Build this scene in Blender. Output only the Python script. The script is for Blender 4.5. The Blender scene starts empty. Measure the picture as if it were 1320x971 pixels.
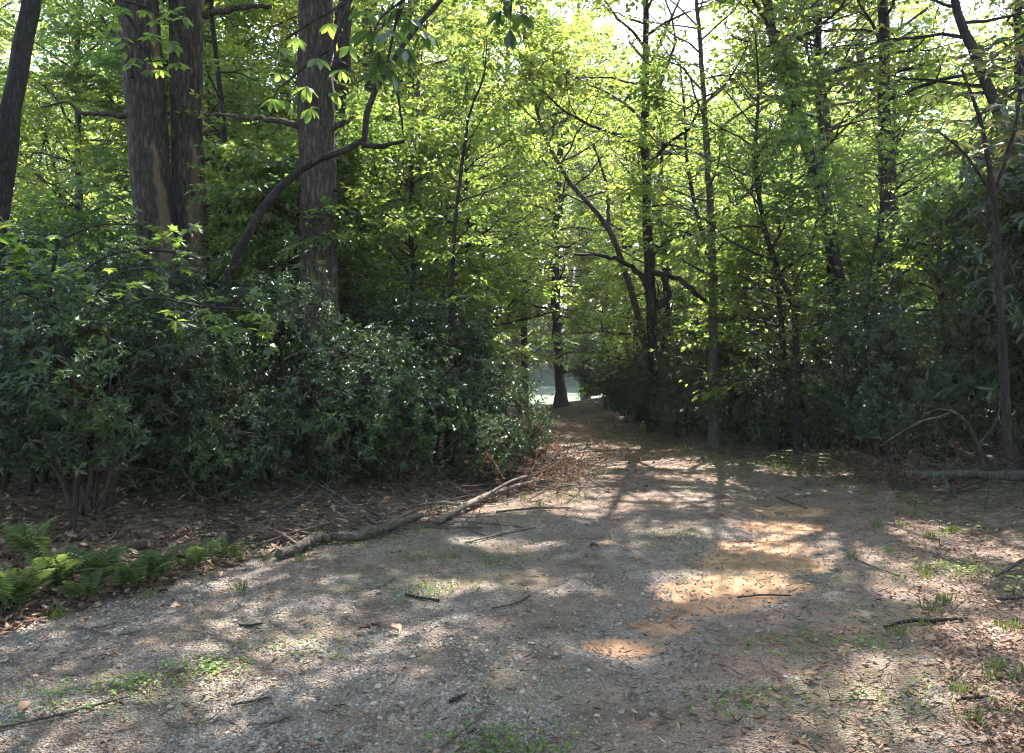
import bpy, math, random
import numpy as np
from mathutils import Vector, Matrix
R = math.radians
random.seed(7)
rng = np.random.default_rng(11)
sc = bpy.context.scene
C = sc.collection

# ------------------------------------------------------------------ camera
F = 997.0; CX = 660.0; HY = 470.0; EYE = 1.6          # focal length in photo pixels, horizon row, eye height
cam_d = bpy.data.cameras.new('camera'); cam = bpy.data.objects.new('camera', cam_d); C.objects.link(cam)
cam.location = (0, 0, EYE); cam.rotation_euler = (R(90), 0, 0)
cam_d.sensor_fit = 'HORIZONTAL'; cam_d.angle = 2*math.atan(660.0/F)
cam_d.shift_y = -15.5/1320; cam_d.clip_start = 0.05; cam_d.clip_end = 2000
sc.camera = cam

# ------------------------------------------------------------------ sky, sun, exposure
SUN_EL, SUN_AZ = R(51), R(12)                          # azimuth clockwise (to the right) from +Y, ahead of the camera
SUN = np.array([math.sin(SUN_AZ)*math.cos(SUN_EL), math.cos(SUN_AZ)*math.cos(SUN_EL), math.sin(SUN_EL)])
w = bpy.data.worlds.new('World'); sc.world = w; w.use_nodes = True
nt = w.node_tree; bg = nt.nodes['Background']
sky = nt.nodes.new('ShaderNodeTexSky'); sky.sky_type = 'NISHITA'; sky.sun_disc = False
sky.sun_elevation = SUN_EL; sky.sun_rotation = SUN_AZ; sky.air_density = 1.0; sky.dust_density = 1.5
nt.links.new(sky.outputs[0], bg.inputs[0]); bg.inputs[1].default_value = 0.15
sun_d = bpy.data.lights.new('sun', 'SUN'); sun_d.energy = 4.2; sun_d.angle = R(0.5); sun_d.color = (1, .95, .89)
sun = bpy.data.objects.new('sun', sun_d); C.objects.link(sun)
sun.rotation_euler = Vector(-SUN).to_track_quat('-Z', 'Y').to_euler()
sc.view_settings.view_transform = 'Standard'; sc.view_settings.look = 'None'
sc.view_settings.exposure = 2.85; sc.view_settings.gamma = 1
cy = sc.cycles
cy.max_bounces = 7; cy.diffuse_bounces = 4; cy.glossy_bounces = 2; cy.transmission_bounces = 5; cy.transparent_max_bounces = 4
cy.sample_clamp_indirect = 4; cy.sample_clamp_direct = 12; cy.caustics_reflective = False; cy.caustics_refractive = False
cy.use_denoising = True; cy.pixel_filter_type = 'BLACKMAN_HARRIS'; cy.filter_width = 1.1

# ------------------------------------------------------------------ maths helpers
def hsh(i, j, k=0):
    h = (i*374761393 + j*668265263 + k*2147483647 + 12345) & 0xffffffff
    h = ((h ^ (h >> 13))*1274126177) & 0xffffffff
    return ((h ^ (h >> 16)) & 0xffff)/65535.0
def vnoise(x, y, s=0):
    x = np.asarray(x, float); y = np.asarray(y, float)
    i = np.floor(x).astype(np.int64); j = np.floor(y).astype(np.int64); fx = x-i; fy = y-j
    fx = fx*fx*(3-2*fx); fy = fy*fy*(3-2*fy)
    a = hsh(i, j, s); b = hsh(i+1, j, s); c = hsh(i, j+1, s); d = hsh(i+1, j+1, s)
    return (a*(1-fx)+b*fx)*(1-fy)+(c*(1-fx)+d*fx)*fy
def fbm(x, y, s=0, o=4):
    t = 0; a = .5; n = 0
    for k in range(o):
        t = t+a*vnoise(np.asarray(x)*2**k, np.asarray(y)*2**k, s+k*7); n += a; a *= .5
    return t/n
def sstep(a, b, x):
    t = np.clip((np.asarray(x, float)-a)/(b-a), 0, 1); return t*t*(3-2*t)
def unit(v):
    v = np.asarray(v, float); return v/np.maximum(np.linalg.norm(v, axis=-1, keepdims=True), 1e-9)
def at(px, py, Y):
    return np.array([(px-CX)/F*Y, Y, EYE-(py-HY)/F*Y])
def gdist(py): return EYE*F/(py-HY)

# edges of the gravel track, x as a function of depth y
PL_Y = np.array([-8, 2.5, 4.8, 6.6, 8.0, 10.3, 12.3, 16, 20, 26, 31, 36, 50])
PL_X = np.array([-4.2, -3.9, -3.2, -2.2, -.95, .3, .55, -.05, -.5, -.9, -1.4, -1.8, -2])
PR_Y = np.array([-8, 2.5, 4.5, 6.6, 8.5, 10.3, 12.8, 14.5, 17.7, 22, 26, 31, 36, 50])
PR_X = np.array([2.6, 2.2, 2.9, 3.9, 4.5, 4.8, 4.1, 3.5, 2.4, 1.7, 1.25, 1.3, 2, 2])
def edgeL(y): return np.interp(y, PL_Y, PL_X)
def edgeR(y): return np.interp(y, PR_Y, PR_X)
def ground(x, y):
    x = np.asarray(x, float); y = np.asarray(y, float)
    eL = edgeL(y)-x; eR = x-edgeR(y)
    z = .10*sstep(0, .8, eL)+.22*sstep(.3, 3.5, eL)+.5*sstep(4, 30, eL)
    z = z+.10*sstep(0, 1.0, eR)+.45*sstep(.3, 4, eR)+.6*sstep(4, 30, eR)
    fade = 1-sstep(29, 37, y)
    z = z*fade
    z = z+.05*(fbm(x*.5, y*.5, 3)-.5)+.02*(fbm(x*2.3, y*2.3, 9)-.5)*(1-sstep(20, 30, y))
    # shallow wheel ruts
    c = (edgeL(y)+edgeR(y))/2
    z = z-.035*np.exp(-((x-c-.9)/.35)**2)-.03*np.exp(-((x-c+.9)/.35)**2)
    # the root mound of the lone tree at the end, and the pond hollow beyond it
    z = z+.10*np.exp(-(((x-1.9)/1.6)**2+((y-27.6)/2.0)**2))
    z = z-.85*sstep(31, 37, y)+1.6*sstep(76, 82, y)+4*sstep(82, 105, y)+8*sstep(105, 160, y)
    z = z+(1.1*sstep(9, 15, np.abs(x-4))*sstep(34, 40, y)*(1-sstep(74, 80, y)))
    return z

# where sunshine falls through the canopy: keep-probability of a leaf whose shadow would land at ground point G
LIT = []   # (cx, cy, rx, ry, amount) in metres
def lit_px(px, py, rxp, ryp, a=1.0):
    d = gdist(py); d0 = gdist(py+ryp); d1 = gdist(max(py-ryp, HY+20))
    LIT.append(((px-CX)/F*d, (d0+d1)/2, rxp/F*d, max((d1-d0)/2, .12), a))
for a in [(1000, 690, 110, 28), (940, 750, 110, 26), (1160, 745, 110, 45), (1250, 700, 90, 35), (800, 824, 60, 16),
          (1180, 880, 120, 50, .9), (1280, 820, 60, 30), (1230, 950, 90, 22, .7), (960, 850, 60, 14, .5), (620, 655, 70, 10), (760, 655, 90, 12),
          (650, 700, 90, 9), (440, 742, 70, 10, .6), (585, 752, 40, 14), (560, 815, 90, 22, .6), (700, 830, 70, 18, .6),
          (850, 640, 100, 8), (850, 600, 90, 6), (740, 585, 50, 5), (900, 617, 70, 5), (800, 566, 60, 4), (1010, 600, 50, 8),
          (700, 570, 40, 4), (1060, 640, 60, 7, .5), (860, 680, 70, 9), (730, 638, 40, 8), (360, 905, 50, 10, .35), (640, 905, 60, 14, .3),
          (860, 920, 70, 20, .5), (330, 650, 40, 14, .7), (1240, 735, 50, 12)]:
    lit_px(*a)
LIT += [(4.5, 11.6, 1.1, .7, 1), (5.2, 9.9, 1.2, .9, 1), (4.0, 4.1, .9, .7, .9), (6.2, 6.1, 1.1, .9, .9), (7.4, 10.6, 1.2, .9, .8), (-3.9, 5.4, .7, .35, .7), (-2.2, 5.6, .35, .2, .7), (6.6, 11.3, .8, .6, .9), (-1.0, 10.1, .5, .5, .8), (-.1, 9.9, .5, .35, .8), (4.4, 12.4, .6, .5, .8), (-2.0, 8.2, .4, .3, .5), (-3.2, 6.2, .5, .3, .5), (3.2, 11.6, .8, .35, .8), (-3.3, 4.7, .6, .35, .8)]
def litmap(gx, gy):
    gx = np.asarray(gx, float); gy = np.asarray(gy, float)
    wx = gx+.25*(fbm(gx*2.2, gy*2.2, 21)-.5); wy = gy+.35*(fbm(gx*2.2, gy*2.2, 22)-.5)
    m = np.zeros(gx.shape)
    for cx, cy_, rx, ry, a in LIT:
        q = ((wx-cx)/rx)**2+((wy-cy_)/ry)**2
        m = np.maximum(m, a*(1-sstep(.55, 1.25, q)))
    return m
def keep_mask(P, thin=1.0):
    """leaves over the sunny spots of the track are missing, and the high canopy is open above the middle and right of the wood"""
    G = P-SUN[None, :]*(P[:, 2:3]/SUN[2])
    gx, gy = G[:, 0], G[:, 1]
    m = litmap(gx, gy)
    n1 = fbm(gx*.9, gy*.9, 31)
    midp = sstep(7.5, 10, gy)*(gx > edgeL(gy)-.2)*(gx < edgeR(gy)-.3)*.7
    m = np.maximum(m, sstep(.55-.09*midp, .61-.08*midp, n1)*(.3+.5*midp))
    high = sstep(-.3, .8, P[:, 2]-(EYE+.45*P[:, 1]))
    side = sstep(-2.4, -.6, gx-edgeL(gy)); open_ = sstep(7.0, 9.5, gy)*(.45+.55*side)
    n2 = fbm(gx*.45+9, gy*.45, 33)
    m = np.maximum(m, high*open_*sstep(.27, .40, n2)*.95)
    m = np.maximum(m, (1-high)*sstep(.38, .5, n2)*sstep(6.5, 8.5, gy)*.75*sstep(3.5, 5, P[:, 2])*(.4+.6*side))
    return rng.random(len(P)) > m*.97

# ------------------------------------------------------------------ materials
def newmat(name):
    m = bpy.data.materials.new(name); m.use_nodes = True
    n = m.node_tree; b = n.nodes['Principled BSDF']; return m, n, b
def N(n, t, **kw):
    x = n.nodes.new(t)
    for k, v in kw.items(): setattr(x, k, v)
    return x
def ramp(n, stops, interp='LINEAR'):
    r = N(n, 'ShaderNodeValToRGB'); e = r.color_ramp.elements; r.color_ramp.interpolation = interp
    e[0].position = stops[0][0]; e[0].color = (*stops[0][1], 1)
    e[1].position = stops[1][0]; e[1].color = (*stops[1][1], 1)
    for p, c in stops[2:]:
        q = e.new(p); q.color = (*c, 1)
    return r
def leaf_mat(name, stops, trans, tmix=.45, rough=.38, spec=.5):
    m, n, b = newmat(name); L = n.links
    a = N(n, 'ShaderNodeAttribute', attribute_name='lv')
    r = ramp(n, stops); L.new(a.outputs['Fac'], r.inputs[0])
    geo = N(n, 'ShaderNodeTexCoord'); nz = N(n, 'ShaderNodeTexNoise'); nz.inputs['Scale'].default_value = 1.7
    L.new(geo.outputs['Object'], nz.inputs['Vector'])
    hv = N(n, 'ShaderNodeHueSaturation'); L.new(r.outputs[0], hv.inputs['Color'])
    mr = N(n, 'ShaderNodeMapRange'); mr.inputs['To Min'].default_value = .6; mr.inputs['To Max'].default_value = 1.45
    L.new(nz.outputs[0], mr.inputs[0]); L.new(mr.outputs[0], hv.inputs['Value'])
    L.new(hv.outputs[0], b.inputs['Base Color'])
    b.inputs['Roughness'].default_value = rough; b.inputs['Specular IOR Level'].default_value = spec
    t = N(n, 'ShaderNodeBsdfTranslucent')
    mt = N(n, 'ShaderNodeMix', data_type='RGBA', blend_type='MULTIPLY'); mt.inputs[0].default_value = 1
    L.new(hv.outputs[0], mt.inputs[6]); mt.inputs[7].default_value = (*trans, 1)
    L.new(mt.outputs[2], t.inputs[0])
    mx = N(n, 'ShaderNodeMixShader'); mx.inputs[0].default_value = tmix
    L.new(b.outputs[0], mx.inputs[1]); L.new(t.outputs[0], mx.inputs[2])
    L.new(mx.outputs[0], n.nodes['Material Output'].inputs[0])
    return m
M = {}
M['canopy'] = leaf_mat('canopy_leaf', [(0, (.045, .072, .03)), (.6, (.092, .125, .045)), (1, (.17, .185, .06))], (3.3, 3.1, 1.4), .58)
M['maple'] = leaf_mat('maple_leaf', [(0, (.045, .08, .035)), (.7, (.085, .125, .045)), (1, (.16, .175, .06))], (3.2, 3.05, 1.4), .55)
M['dark'] = leaf_mat('dark_leaf', [(0, (.032, .06, .022)), (.7, (.058, .095, .03)), (1, (.10, .13, .04))], (2.2, 2.4, 1.2), .35, .35, .5)
M['laurel'] = leaf_mat('laurel_leaf', [(0, (.02, .04, .014)), (.75, (.045, .075, .025)), (.97, (.09, .12, .045)), (1, (.22, .12, .05))], (1.7, 1.9, 1.1), .25, .42, .42)
M['rhodo'] = leaf_mat('rhododendron_leaf', [(0, (.025, .045, .022)), (.6, (.05, .075, .032)), (.85, (.09, .10, .05)), (1, (.2, .14, .09))], (2.0, 2.0, 1.2), .3, .35, .6)
M['fern'] = leaf_mat('fern_frond', [(0, (.045, .075, .028)), (1, (.11, .135, .05))], (2.0, 2.1, 1.1), .4, .5, .3)
M['weed'] = leaf_mat('weed_leaf', [(0, (.07, .13, .03)), (1, (.15, .2, .05))], (2.0, 2.2, 1.1), .35, .5, .3)
M['grass'] = leaf_mat('grass_blade', [(0, (.08, .12, .035)), (1, (.18, .2, .07))], (1.8, 2, 1), .35, .5, .3)
M['litter'] = leaf_mat('dead_leaf', [(0, (.06, .035, .022)), (.45, (.13, .075, .045)), (.8, (.22, .13, .08)), (1, (.36, .27, .18))], (1.2, 1, .8), .12, .7, .2)
M['red'] = leaf_mat('red_brush_leaf', [(0, (.07, .032, .022)), (.6, (.16, .075, .045)), (1, (.27, .15, .09))], (1.3, 1, .8), .2, .6, .2)
M['rust'] = leaf_mat('rust_leaf', [(0, (.07, .042, .03)), (.5, (.17, .10, .065)), (.85, (.27, .16, .105)), (1, (.36, .25, .17))], (1.2, 1, .8), .12, .7, .2)

def bark_mat(name, dark, light, scale=1.0, bump=.6, scar=None, aniso=True):
    m, n, b = newmat(name); L = n.links
    tc = N(n, 'ShaderNodeTexCoord'); mp = N(n, 'ShaderNodeMapping'); mp.inputs['Scale'].default_value = (scale*9, scale*9, scale*1.7) if aniso else (scale*3, scale*7, scale*7)
    L.new(tc.outputs['Object'], mp.inputs[0])
    nz = N(n, 'ShaderNodeTexNoise'); nz.inputs['Scale'].default_value = 2.2; nz.inputs['Detail'].default_value = 8; nz.inputs['Roughness'].default_value = .65
    nz.inputs['Distortion'].default_value = .6
    L.new(mp.outputs[0], nz.inputs['Vector'])
    vo = N(n, 'ShaderNodeTexVoronoi'); vo.feature = 'DISTANCE_TO_EDGE'; vo.inputs['Scale'].default_value = 1.8
    ad = N(n, 'ShaderNodeVectorMath', operation='ADD'); L.new(mp.outputs[0], ad.inputs[0]); L.new(nz.outputs['Color'], ad.inputs[1]); L.new(ad.outputs[0], vo.inputs['Vector'])
    mr = N(n, 'ShaderNodeMapRange'); mr.inputs['From Max'].default_value = .35; L.new(vo.outputs[0], mr.inputs[0])
    m5 = N(n, 'ShaderNodeMath', operation='MULTIPLY_ADD'); m5.inputs[1].default_value = .55; m5.inputs[2].default_value = .45; L.new(mr.outputs[0], m5.inputs[0])
    ml = N(n, 'ShaderNodeMath', operation='MULTIPLY'); L.new(m5.outputs[0], ml.inputs[0]); L.new(nz.outputs[0], ml.inputs[1])
    r = ramp(n, [(0.18, dark), (.62, light)]); L.new(ml.outputs[0], r.inputs[0])
    big = N(n, 'ShaderNodeTexNoise'); big.inputs['Scale'].default_value = 1.3; big.inputs['Detail'].default_value = 3
    L.new(tc.outputs['Object'], big.inputs['Vector'])
    rb = ramp(n, [(.35, (.7, .72, .68)), (.7, (1.2, 1.15, 1.1))]); L.new(big.outputs[0], rb.inputs[0])
    mu = N(n, 'ShaderNodeMix', data_type='RGBA', blend_type='MULTIPLY'); mu.inputs[0].default_value = 1
    L.new(r.outputs[0], mu.inputs[6]); L.new(rb.outputs[0], mu.inputs[7])
    out = mu.outputs[2]
    if scar:
        at_ = N(n, 'ShaderNodeAttribute', attribute_name='scar')
        mm = N(n, 'ShaderNodeMix', data_type='RGBA'); L.new(at_.outputs['Fac'], mm.inputs[0]); L.new(out, mm.inputs[6])
        rs = ramp(n, [(.3, tuple(c*.55 for c in scar)), (.7, scar)]); L.new(nz.outputs[0], rs.inputs[0]); L.new(rs.outputs[0], mm.inputs[7]); out = mm.outputs[2]
    L.new(out, b.inputs['Base Color'])
    b.inputs['Roughness'].default_value = .9; b.inputs['Specular IOR Level'].default_value = .2
    bp = N(n, 'ShaderNodeBump'); bp.inputs['Strength'].default_value = bump; bp.inputs['Distance'].default_value = .03
    L.new(ml.outputs[0], bp.inputs['Height']); L.new(bp.outputs[0], b.inputs['Normal'])
    return m
M['oak'] = bark_mat('oak_bark', (.028, .022, .018), (.15, .118, .098), 1.2, 1.0, scar=(.24, .16, .115))
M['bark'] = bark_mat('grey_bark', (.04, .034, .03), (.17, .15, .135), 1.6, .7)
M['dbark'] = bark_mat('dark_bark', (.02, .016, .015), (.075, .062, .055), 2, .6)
M['lbark'] = bark_mat('lichen_bark', (.05, .046, .038), (.17, .16, .135), 2, .5)
M['stem'] = bark_mat('shrub_stem', (.03, .022, .018), (.12, .09, .075), 4, .4)
M['dead'] = bark_mat('dead_wood', (.06, .048, .04), (.22, .18, .15), 3, .8, aniso=False)
M['pale'] = bark_mat('bare_wood', (.10, .08, .065), (.26, .22, .18), 3, .6, aniso=False)

# ------------------------------------------------------------------ mesh accumulator
class Acc:
    def __init__(s): s.v = []; s.a = []; s.f = []; s.n = 0; s.smooth = []
    def add(s, V, faces, a=0.0, smooth=False):
        V = np.asarray(V, float).reshape(-1, 3); faces = np.asarray(faces, np.int64)
        s.v.append(V); s.a.append(np.broadcast_to(np.asarray(a, float), (len(V),)).copy())
        s.f.append(faces+s.n); s.smooth.append(np.full(len(faces), smooth)); s.n += len(V)
    def mesh(s, name, mat, attr='lv', origin=None):
        me = bpy.data.meshes.new(name)
        V = np.concatenate(s.v); A = np.concatenate(s.a)
        if origin is not None: V = V-np.asarray(origin)[None, :]
        me.vertices.add(len(V)); me.vertices.foreach_set('co', V.astype(np.float32).ravel())
        tot = np.concatenate([np.full(len(f), f.shape[1]) for f in s.f]).astype(np.int32)
        flat = np.concatenate([f.ravel() for f in s.f]).astype(np.int32)
        start = np.concatenate([[0], np.cumsum(tot)[:-1]]).astype(np.int32)
        me.loops.add(len(flat)); me.loops.foreach_set('vertex_index', flat)
        me.polygons.add(len(tot)); me.polygons.foreach_set('loop_start', start); me.polygons.foreach_set('loop_total', tot)
        me.polygons.foreach_set('use_smooth', np.concatenate(s.smooth))
        at_ = me.attributes.new(attr, 'FLOAT', 'POINT'); at_.data.foreach_set('value', A.astype(np.float32))
        me.materials.append(M[mat] if isinstance(mat, str) else mat)
        me.update(calc_edges=True)
        return me
    def build(s, name, mat, parent=None, attr='lv', origin=None, kind=None):
        if not s.v: return None
        o = bpy.data.objects.new(name, s.mesh(name, mat, attr, origin)); C.objects.link(o)
        if parent is not None: o.parent = parent
        if kind: o['kind'] = kind
        return o
def tag(o, label=None, cat=None, group=None, kind=None):
    if label: o['label'] = label
    if cat: o['category'] = cat
    if group: o['group'] = group
    if kind: o['kind'] = kind
    return o
def empty(name, loc, label, cat, group=None):
    o = bpy.data.objects.new(name, None); C.objects.link(o); o.location = tuple(loc); o.empty_display_size = .2
    return tag(o, label, cat, group)
def copy_thing(o, loc, rz=0, scale=1, label=None, group=None, parent=None):
    c = o.copy(); C.objects.link(c)
    if parent is None:
        c.location = tuple(loc); c.rotation_euler = (0, 0, rz); c.scale = (scale,)*3 if not hasattr(scale, '__len__') else scale
        if label: c['label'] = label
        if group: c['group'] = group
    else: c.parent = parent
    for ch in list(o.children): copy_thing(ch, None, parent=c)
    return c

# ------------------------------------------------------------------ tubes (trunks, limbs, twigs)
def smooth_path(P, rad, n):
    P = np.asarray(P, float); rad = np.asarray(rad, float)
    if len(P) < 3: 
        t = np.linspace(0, 1, n)[:, None]; return P[0]*(1-t)+P[-1]*t, np.interp(t[:, 0], [0, 1], [rad[0], rad[-1]])
    s = np.concatenate([[0], np.cumsum(np.linalg.norm(np.diff(P, axis=0), axis=1))])
    m = np.gradient(P, s, axis=0)
    q = np.linspace(0, s[-1], n); k = np.clip(np.searchsorted(s, q, 'right')-1, 0, len(P)-2)
    h = (s[k+1]-s[k])[:, None]; t = ((q-s[k])[:, None])/h
    H = (2*t**3-3*t**2+1)*P[k]+(t**3-2*t**2+t)*h*m[k]+(-2*t**3+3*t**2)*P[k+1]+(t**3-t**2)*h*m[k+1]
    return H, np.interp(q, s, rad)
def tube(acc, P, rad, k=6, rough=0.0, seed=0, cap=True, attrf=None, ridge=0.0):
    P = np.asarray(P, float); rad = np.asarray(rad, float); n = len(P)
    T = unit(np.gradient(P, axis=0))
    ref = np.array([1., 0, 0]) if abs(T[:, 0]).mean() < .75 else np.array([0, 0, 1.])
    U = unit(np.cross(T, ref)); W = np.cross(T, U)
    th = np.arange(k)/k*2*math.pi
    rr = rad[:, None]*np.ones(k)[None, :]
    if rough:
        s = np.cumsum(np.concatenate([[0], np.linalg.norm(np.diff(P, axis=0), axis=1)]))
        r0 = max(rad.max(), .01)
        nn = fbm(np.cos(th)[None, :]*1.6+5+seed*3.1, s[:, None]/(r0*5)+np.sin(th)[None, :]*1.6+seed, seed+50, 3)-.5
        n2 = vnoise(th[None, :]*k/6.283*.5+0*s[:, None]+seed, s[:, None]/(r0*1.5), seed+90)-.5
        rr = rr*(1+rough*nn*1.5+rough*.12*n2)
        if ridge:
            ta = th[None, :]*14/6.2832; wob = 1.2*(vnoise(s[:, None]*1.5+0*ta, ta*.5, seed+7)-.5)
            q = 1-np.abs(2*vnoise((ta*2+wob) % 28+0*s[:, None], s[:, None]*3.2, seed+11)-1)*1.6
            q2 = vnoise(ta*4, s[:, None]*9, seed+13)
            rr = rr-ridge*(np.clip(1-q, 0, 1)**.7)-ridge*.4*q2
    V = P[:, None, :]+rr[..., None]*(np.cos(th)[None, :, None]*U[:, None, :]+np.sin(th)[None, :, None]*W[:, None, :])
    i = np.arange(n-1)[:, None]*k; j = np.arange(k)[None, :]; j2 = (j+1) % k
    f = np.stack([i+j, i+j2, i+k+j2, i+k+j], -1).reshape(-1, 4)
    a = attrf(V.reshape(-1, 3)) if attrf else 0.0
    acc.add(V.reshape(-1, 3), f, a, True)
    if cap and rad[-1] > .008:
        base = acc.n-k
        V2 = np.concatenate([V[-1], [P[-1]+T[-1]*rad[-1]*.25]]); a2 = attrf(V2) if attrf else 0.0
        acc.add(V2, np.stack([np.arange(k), (np.arange(k)+1) % k, np.full(k, k)], -1), a2)
        V3 = np.concatenate([V[0], [P[0]-T[0]*rad[0]*.25]]); a3 = attrf(V3) if attrf else 0.0
        acc.add(V3, np.stack([(np.arange(k)+1) % k, np.arange(k), np.full(k, k)], -1), a3)
def wander(o, d, L, n=6, jit=.25, up=0.0, r=random):
    d = unit(d); P = [np.array(o, float)]
    for i in range(n):
        d = unit(d+np.array([r.gauss(0, jit), r.gauss(0, jit), r.gauss(0, jit*.7)+up/n])); P.append(P[-1]+d*L/n)
    return np.array(P)

# ------------------------------------------------------------------ leaves
def put_leaves(acc, P, D, Nn, Ln, W, lv, big=False, curl=.12):
    D = unit(D); S = unit(np.cross(D, Nn)); Nn = np.cross(S, D)
    Ln = Ln[:, None]; W = W[:, None]
    if not big:
        V = np.stack([P, P+D*Ln*.45+S*W*.5+Nn*W*.14, P+D*Ln-Nn*Ln*curl, P+D*Ln*.45-S*W*.5+Nn*W*.14], 1)
        n = len(P); i = np.arange(n)[:, None]*4
        f = np.concatenate([i+np.array([[0, 2, 1]]), i+np.array([[0, 3, 2]])])
        acc.add(V.reshape(-1, 3), f, np.repeat(lv, 4))
    else:
        V = np.stack([P, P+D*Ln*.28+S*W*.42+Nn*W*.13, P+D*Ln*.68+S*W*.42+Nn*W*.10-Nn*Ln*curl*.4, P+D*Ln-Nn*Ln*curl,
                      P+D*Ln*.68-S*W*.42+Nn*W*.10-Nn*Ln*curl*.4, P+D*Ln*.28-S*W*.42+Nn*W*.13], 1)
        n = len(P); i = np.arange(n)[:, None]*6
        f = np.concatenate([i+np.array([[0, 3, 2, 1]]), i+np.array([[0, 5, 4, 3]])])
        acc.add(V.reshape(-1, 3), f, np.repeat(lv, 6))
def sprays(acc, O, D, m=10, length=.4, leaf=.09, ratio=.6, tilt=.3, big=False, mask=None, flat=1.0, curl=.15):
    O = np.asarray(O, float); D = unit(np.asarray(D, float)); S_ = len(O)
    if S_ == 0: return
    up = np.array([0, 0, 1.])[None, :]+rng.normal(0, tilt*1.5, (S_, 3))
    S = unit(np.cross(D, up)); Nn = np.cross(S, D)
    t = (np.arange(m)+.6)/m; t = t[None, :]+rng.normal(0, .04, (S_, m))
    sg = np.where(np.arange(m) % 2 == 0, 1, -1)[None, :]; ang = sg*(R(62)-R(30)*t)+rng.normal(0, .22, (S_, m)); ang[:, -1] *= .15
    ll = length*(.75+.5*rng.random((S_, 1)))
    P = O[:, None, :]+D[:, None, :]*(t*ll)[..., None]-np.array([0, 0, 1.])*(.18*t**2*ll)[..., None]
    LD = D[:, None, :]*np.cos(ang)[..., None]+S[:, None, :]*np.sin(ang)[..., None]+rng.normal(0, .16, (S_, m, 3))-np.array([0, 0, .18])
    LN = Nn[:, None, :]+rng.normal(0, .3, (S_, m, 3))
    Ls = leaf*(.65+.6*rng.random((S_, m)))
    lv = np.clip(rng.random((S_, 1))*.7+rng.random((S_, m))*.35-.03, 0, 1)
    P = P.reshape(-1, 3); LD = LD.reshape(-1, 3); LN = LN.reshape(-1, 3); Ls = Ls.ravel(); lv = lv.ravel()
    if mask is not None:
        k = keep_mask(P, mask); P, LD, LN, Ls, lv = P[k], LD[k], LN[k], Ls[k], lv[k]
    if len(P): put_leaves(acc, P, LD, LN, Ls, Ls*ratio, lv, big, curl)
def whorls(acc, O, D, m=8, leaf=.09, ratio=.36, big=False, droop=.2):
    O = np.asarray(O, float); D = unit(np.asarray(D, float)); S_ = len(O)
    U = unit(np.cross(D, rng.normal(0, 1, (S_, 3)))); W = np.cross(D, U)
    th = (np.arange(m)/m*2*math.pi)[None, :]+rng.normal(0, .3, (S_, m))
    A = R(66)+rng.normal(0, .3, (S_, m))
    rad = U[:, None, :]*np.cos(th)[..., None]+W[:, None, :]*np.sin(th)[..., None]
    LD = D[:, None, :]*np.cos(A)[..., None]+rad*np.sin(A)[..., None]-np.array([0, 0, droop])
    LN = D[:, None, :]*np.sin(A)[..., None]-rad*np.cos(A)[..., None]+rng.normal(0, .2, (S_, m, 3))
    Ls = leaf*(.65+.55*rng.random((S_, m))); lv = np.clip(rng.random((S_, 1))*.6+rng.random((S_, m))*.4, 0, 1)
    P = np.repeat(O[:, None, :], m, 1)+D[:, None, :]*rng.normal(0, .02, (S_, m))[..., None]
    put_leaves(acc, P.reshape(-1, 3), LD.reshape(-1, 3), LN.reshape(-1, 3), Ls.ravel(), Ls.ravel()*ratio, lv.ravel(), big, .15)

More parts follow.
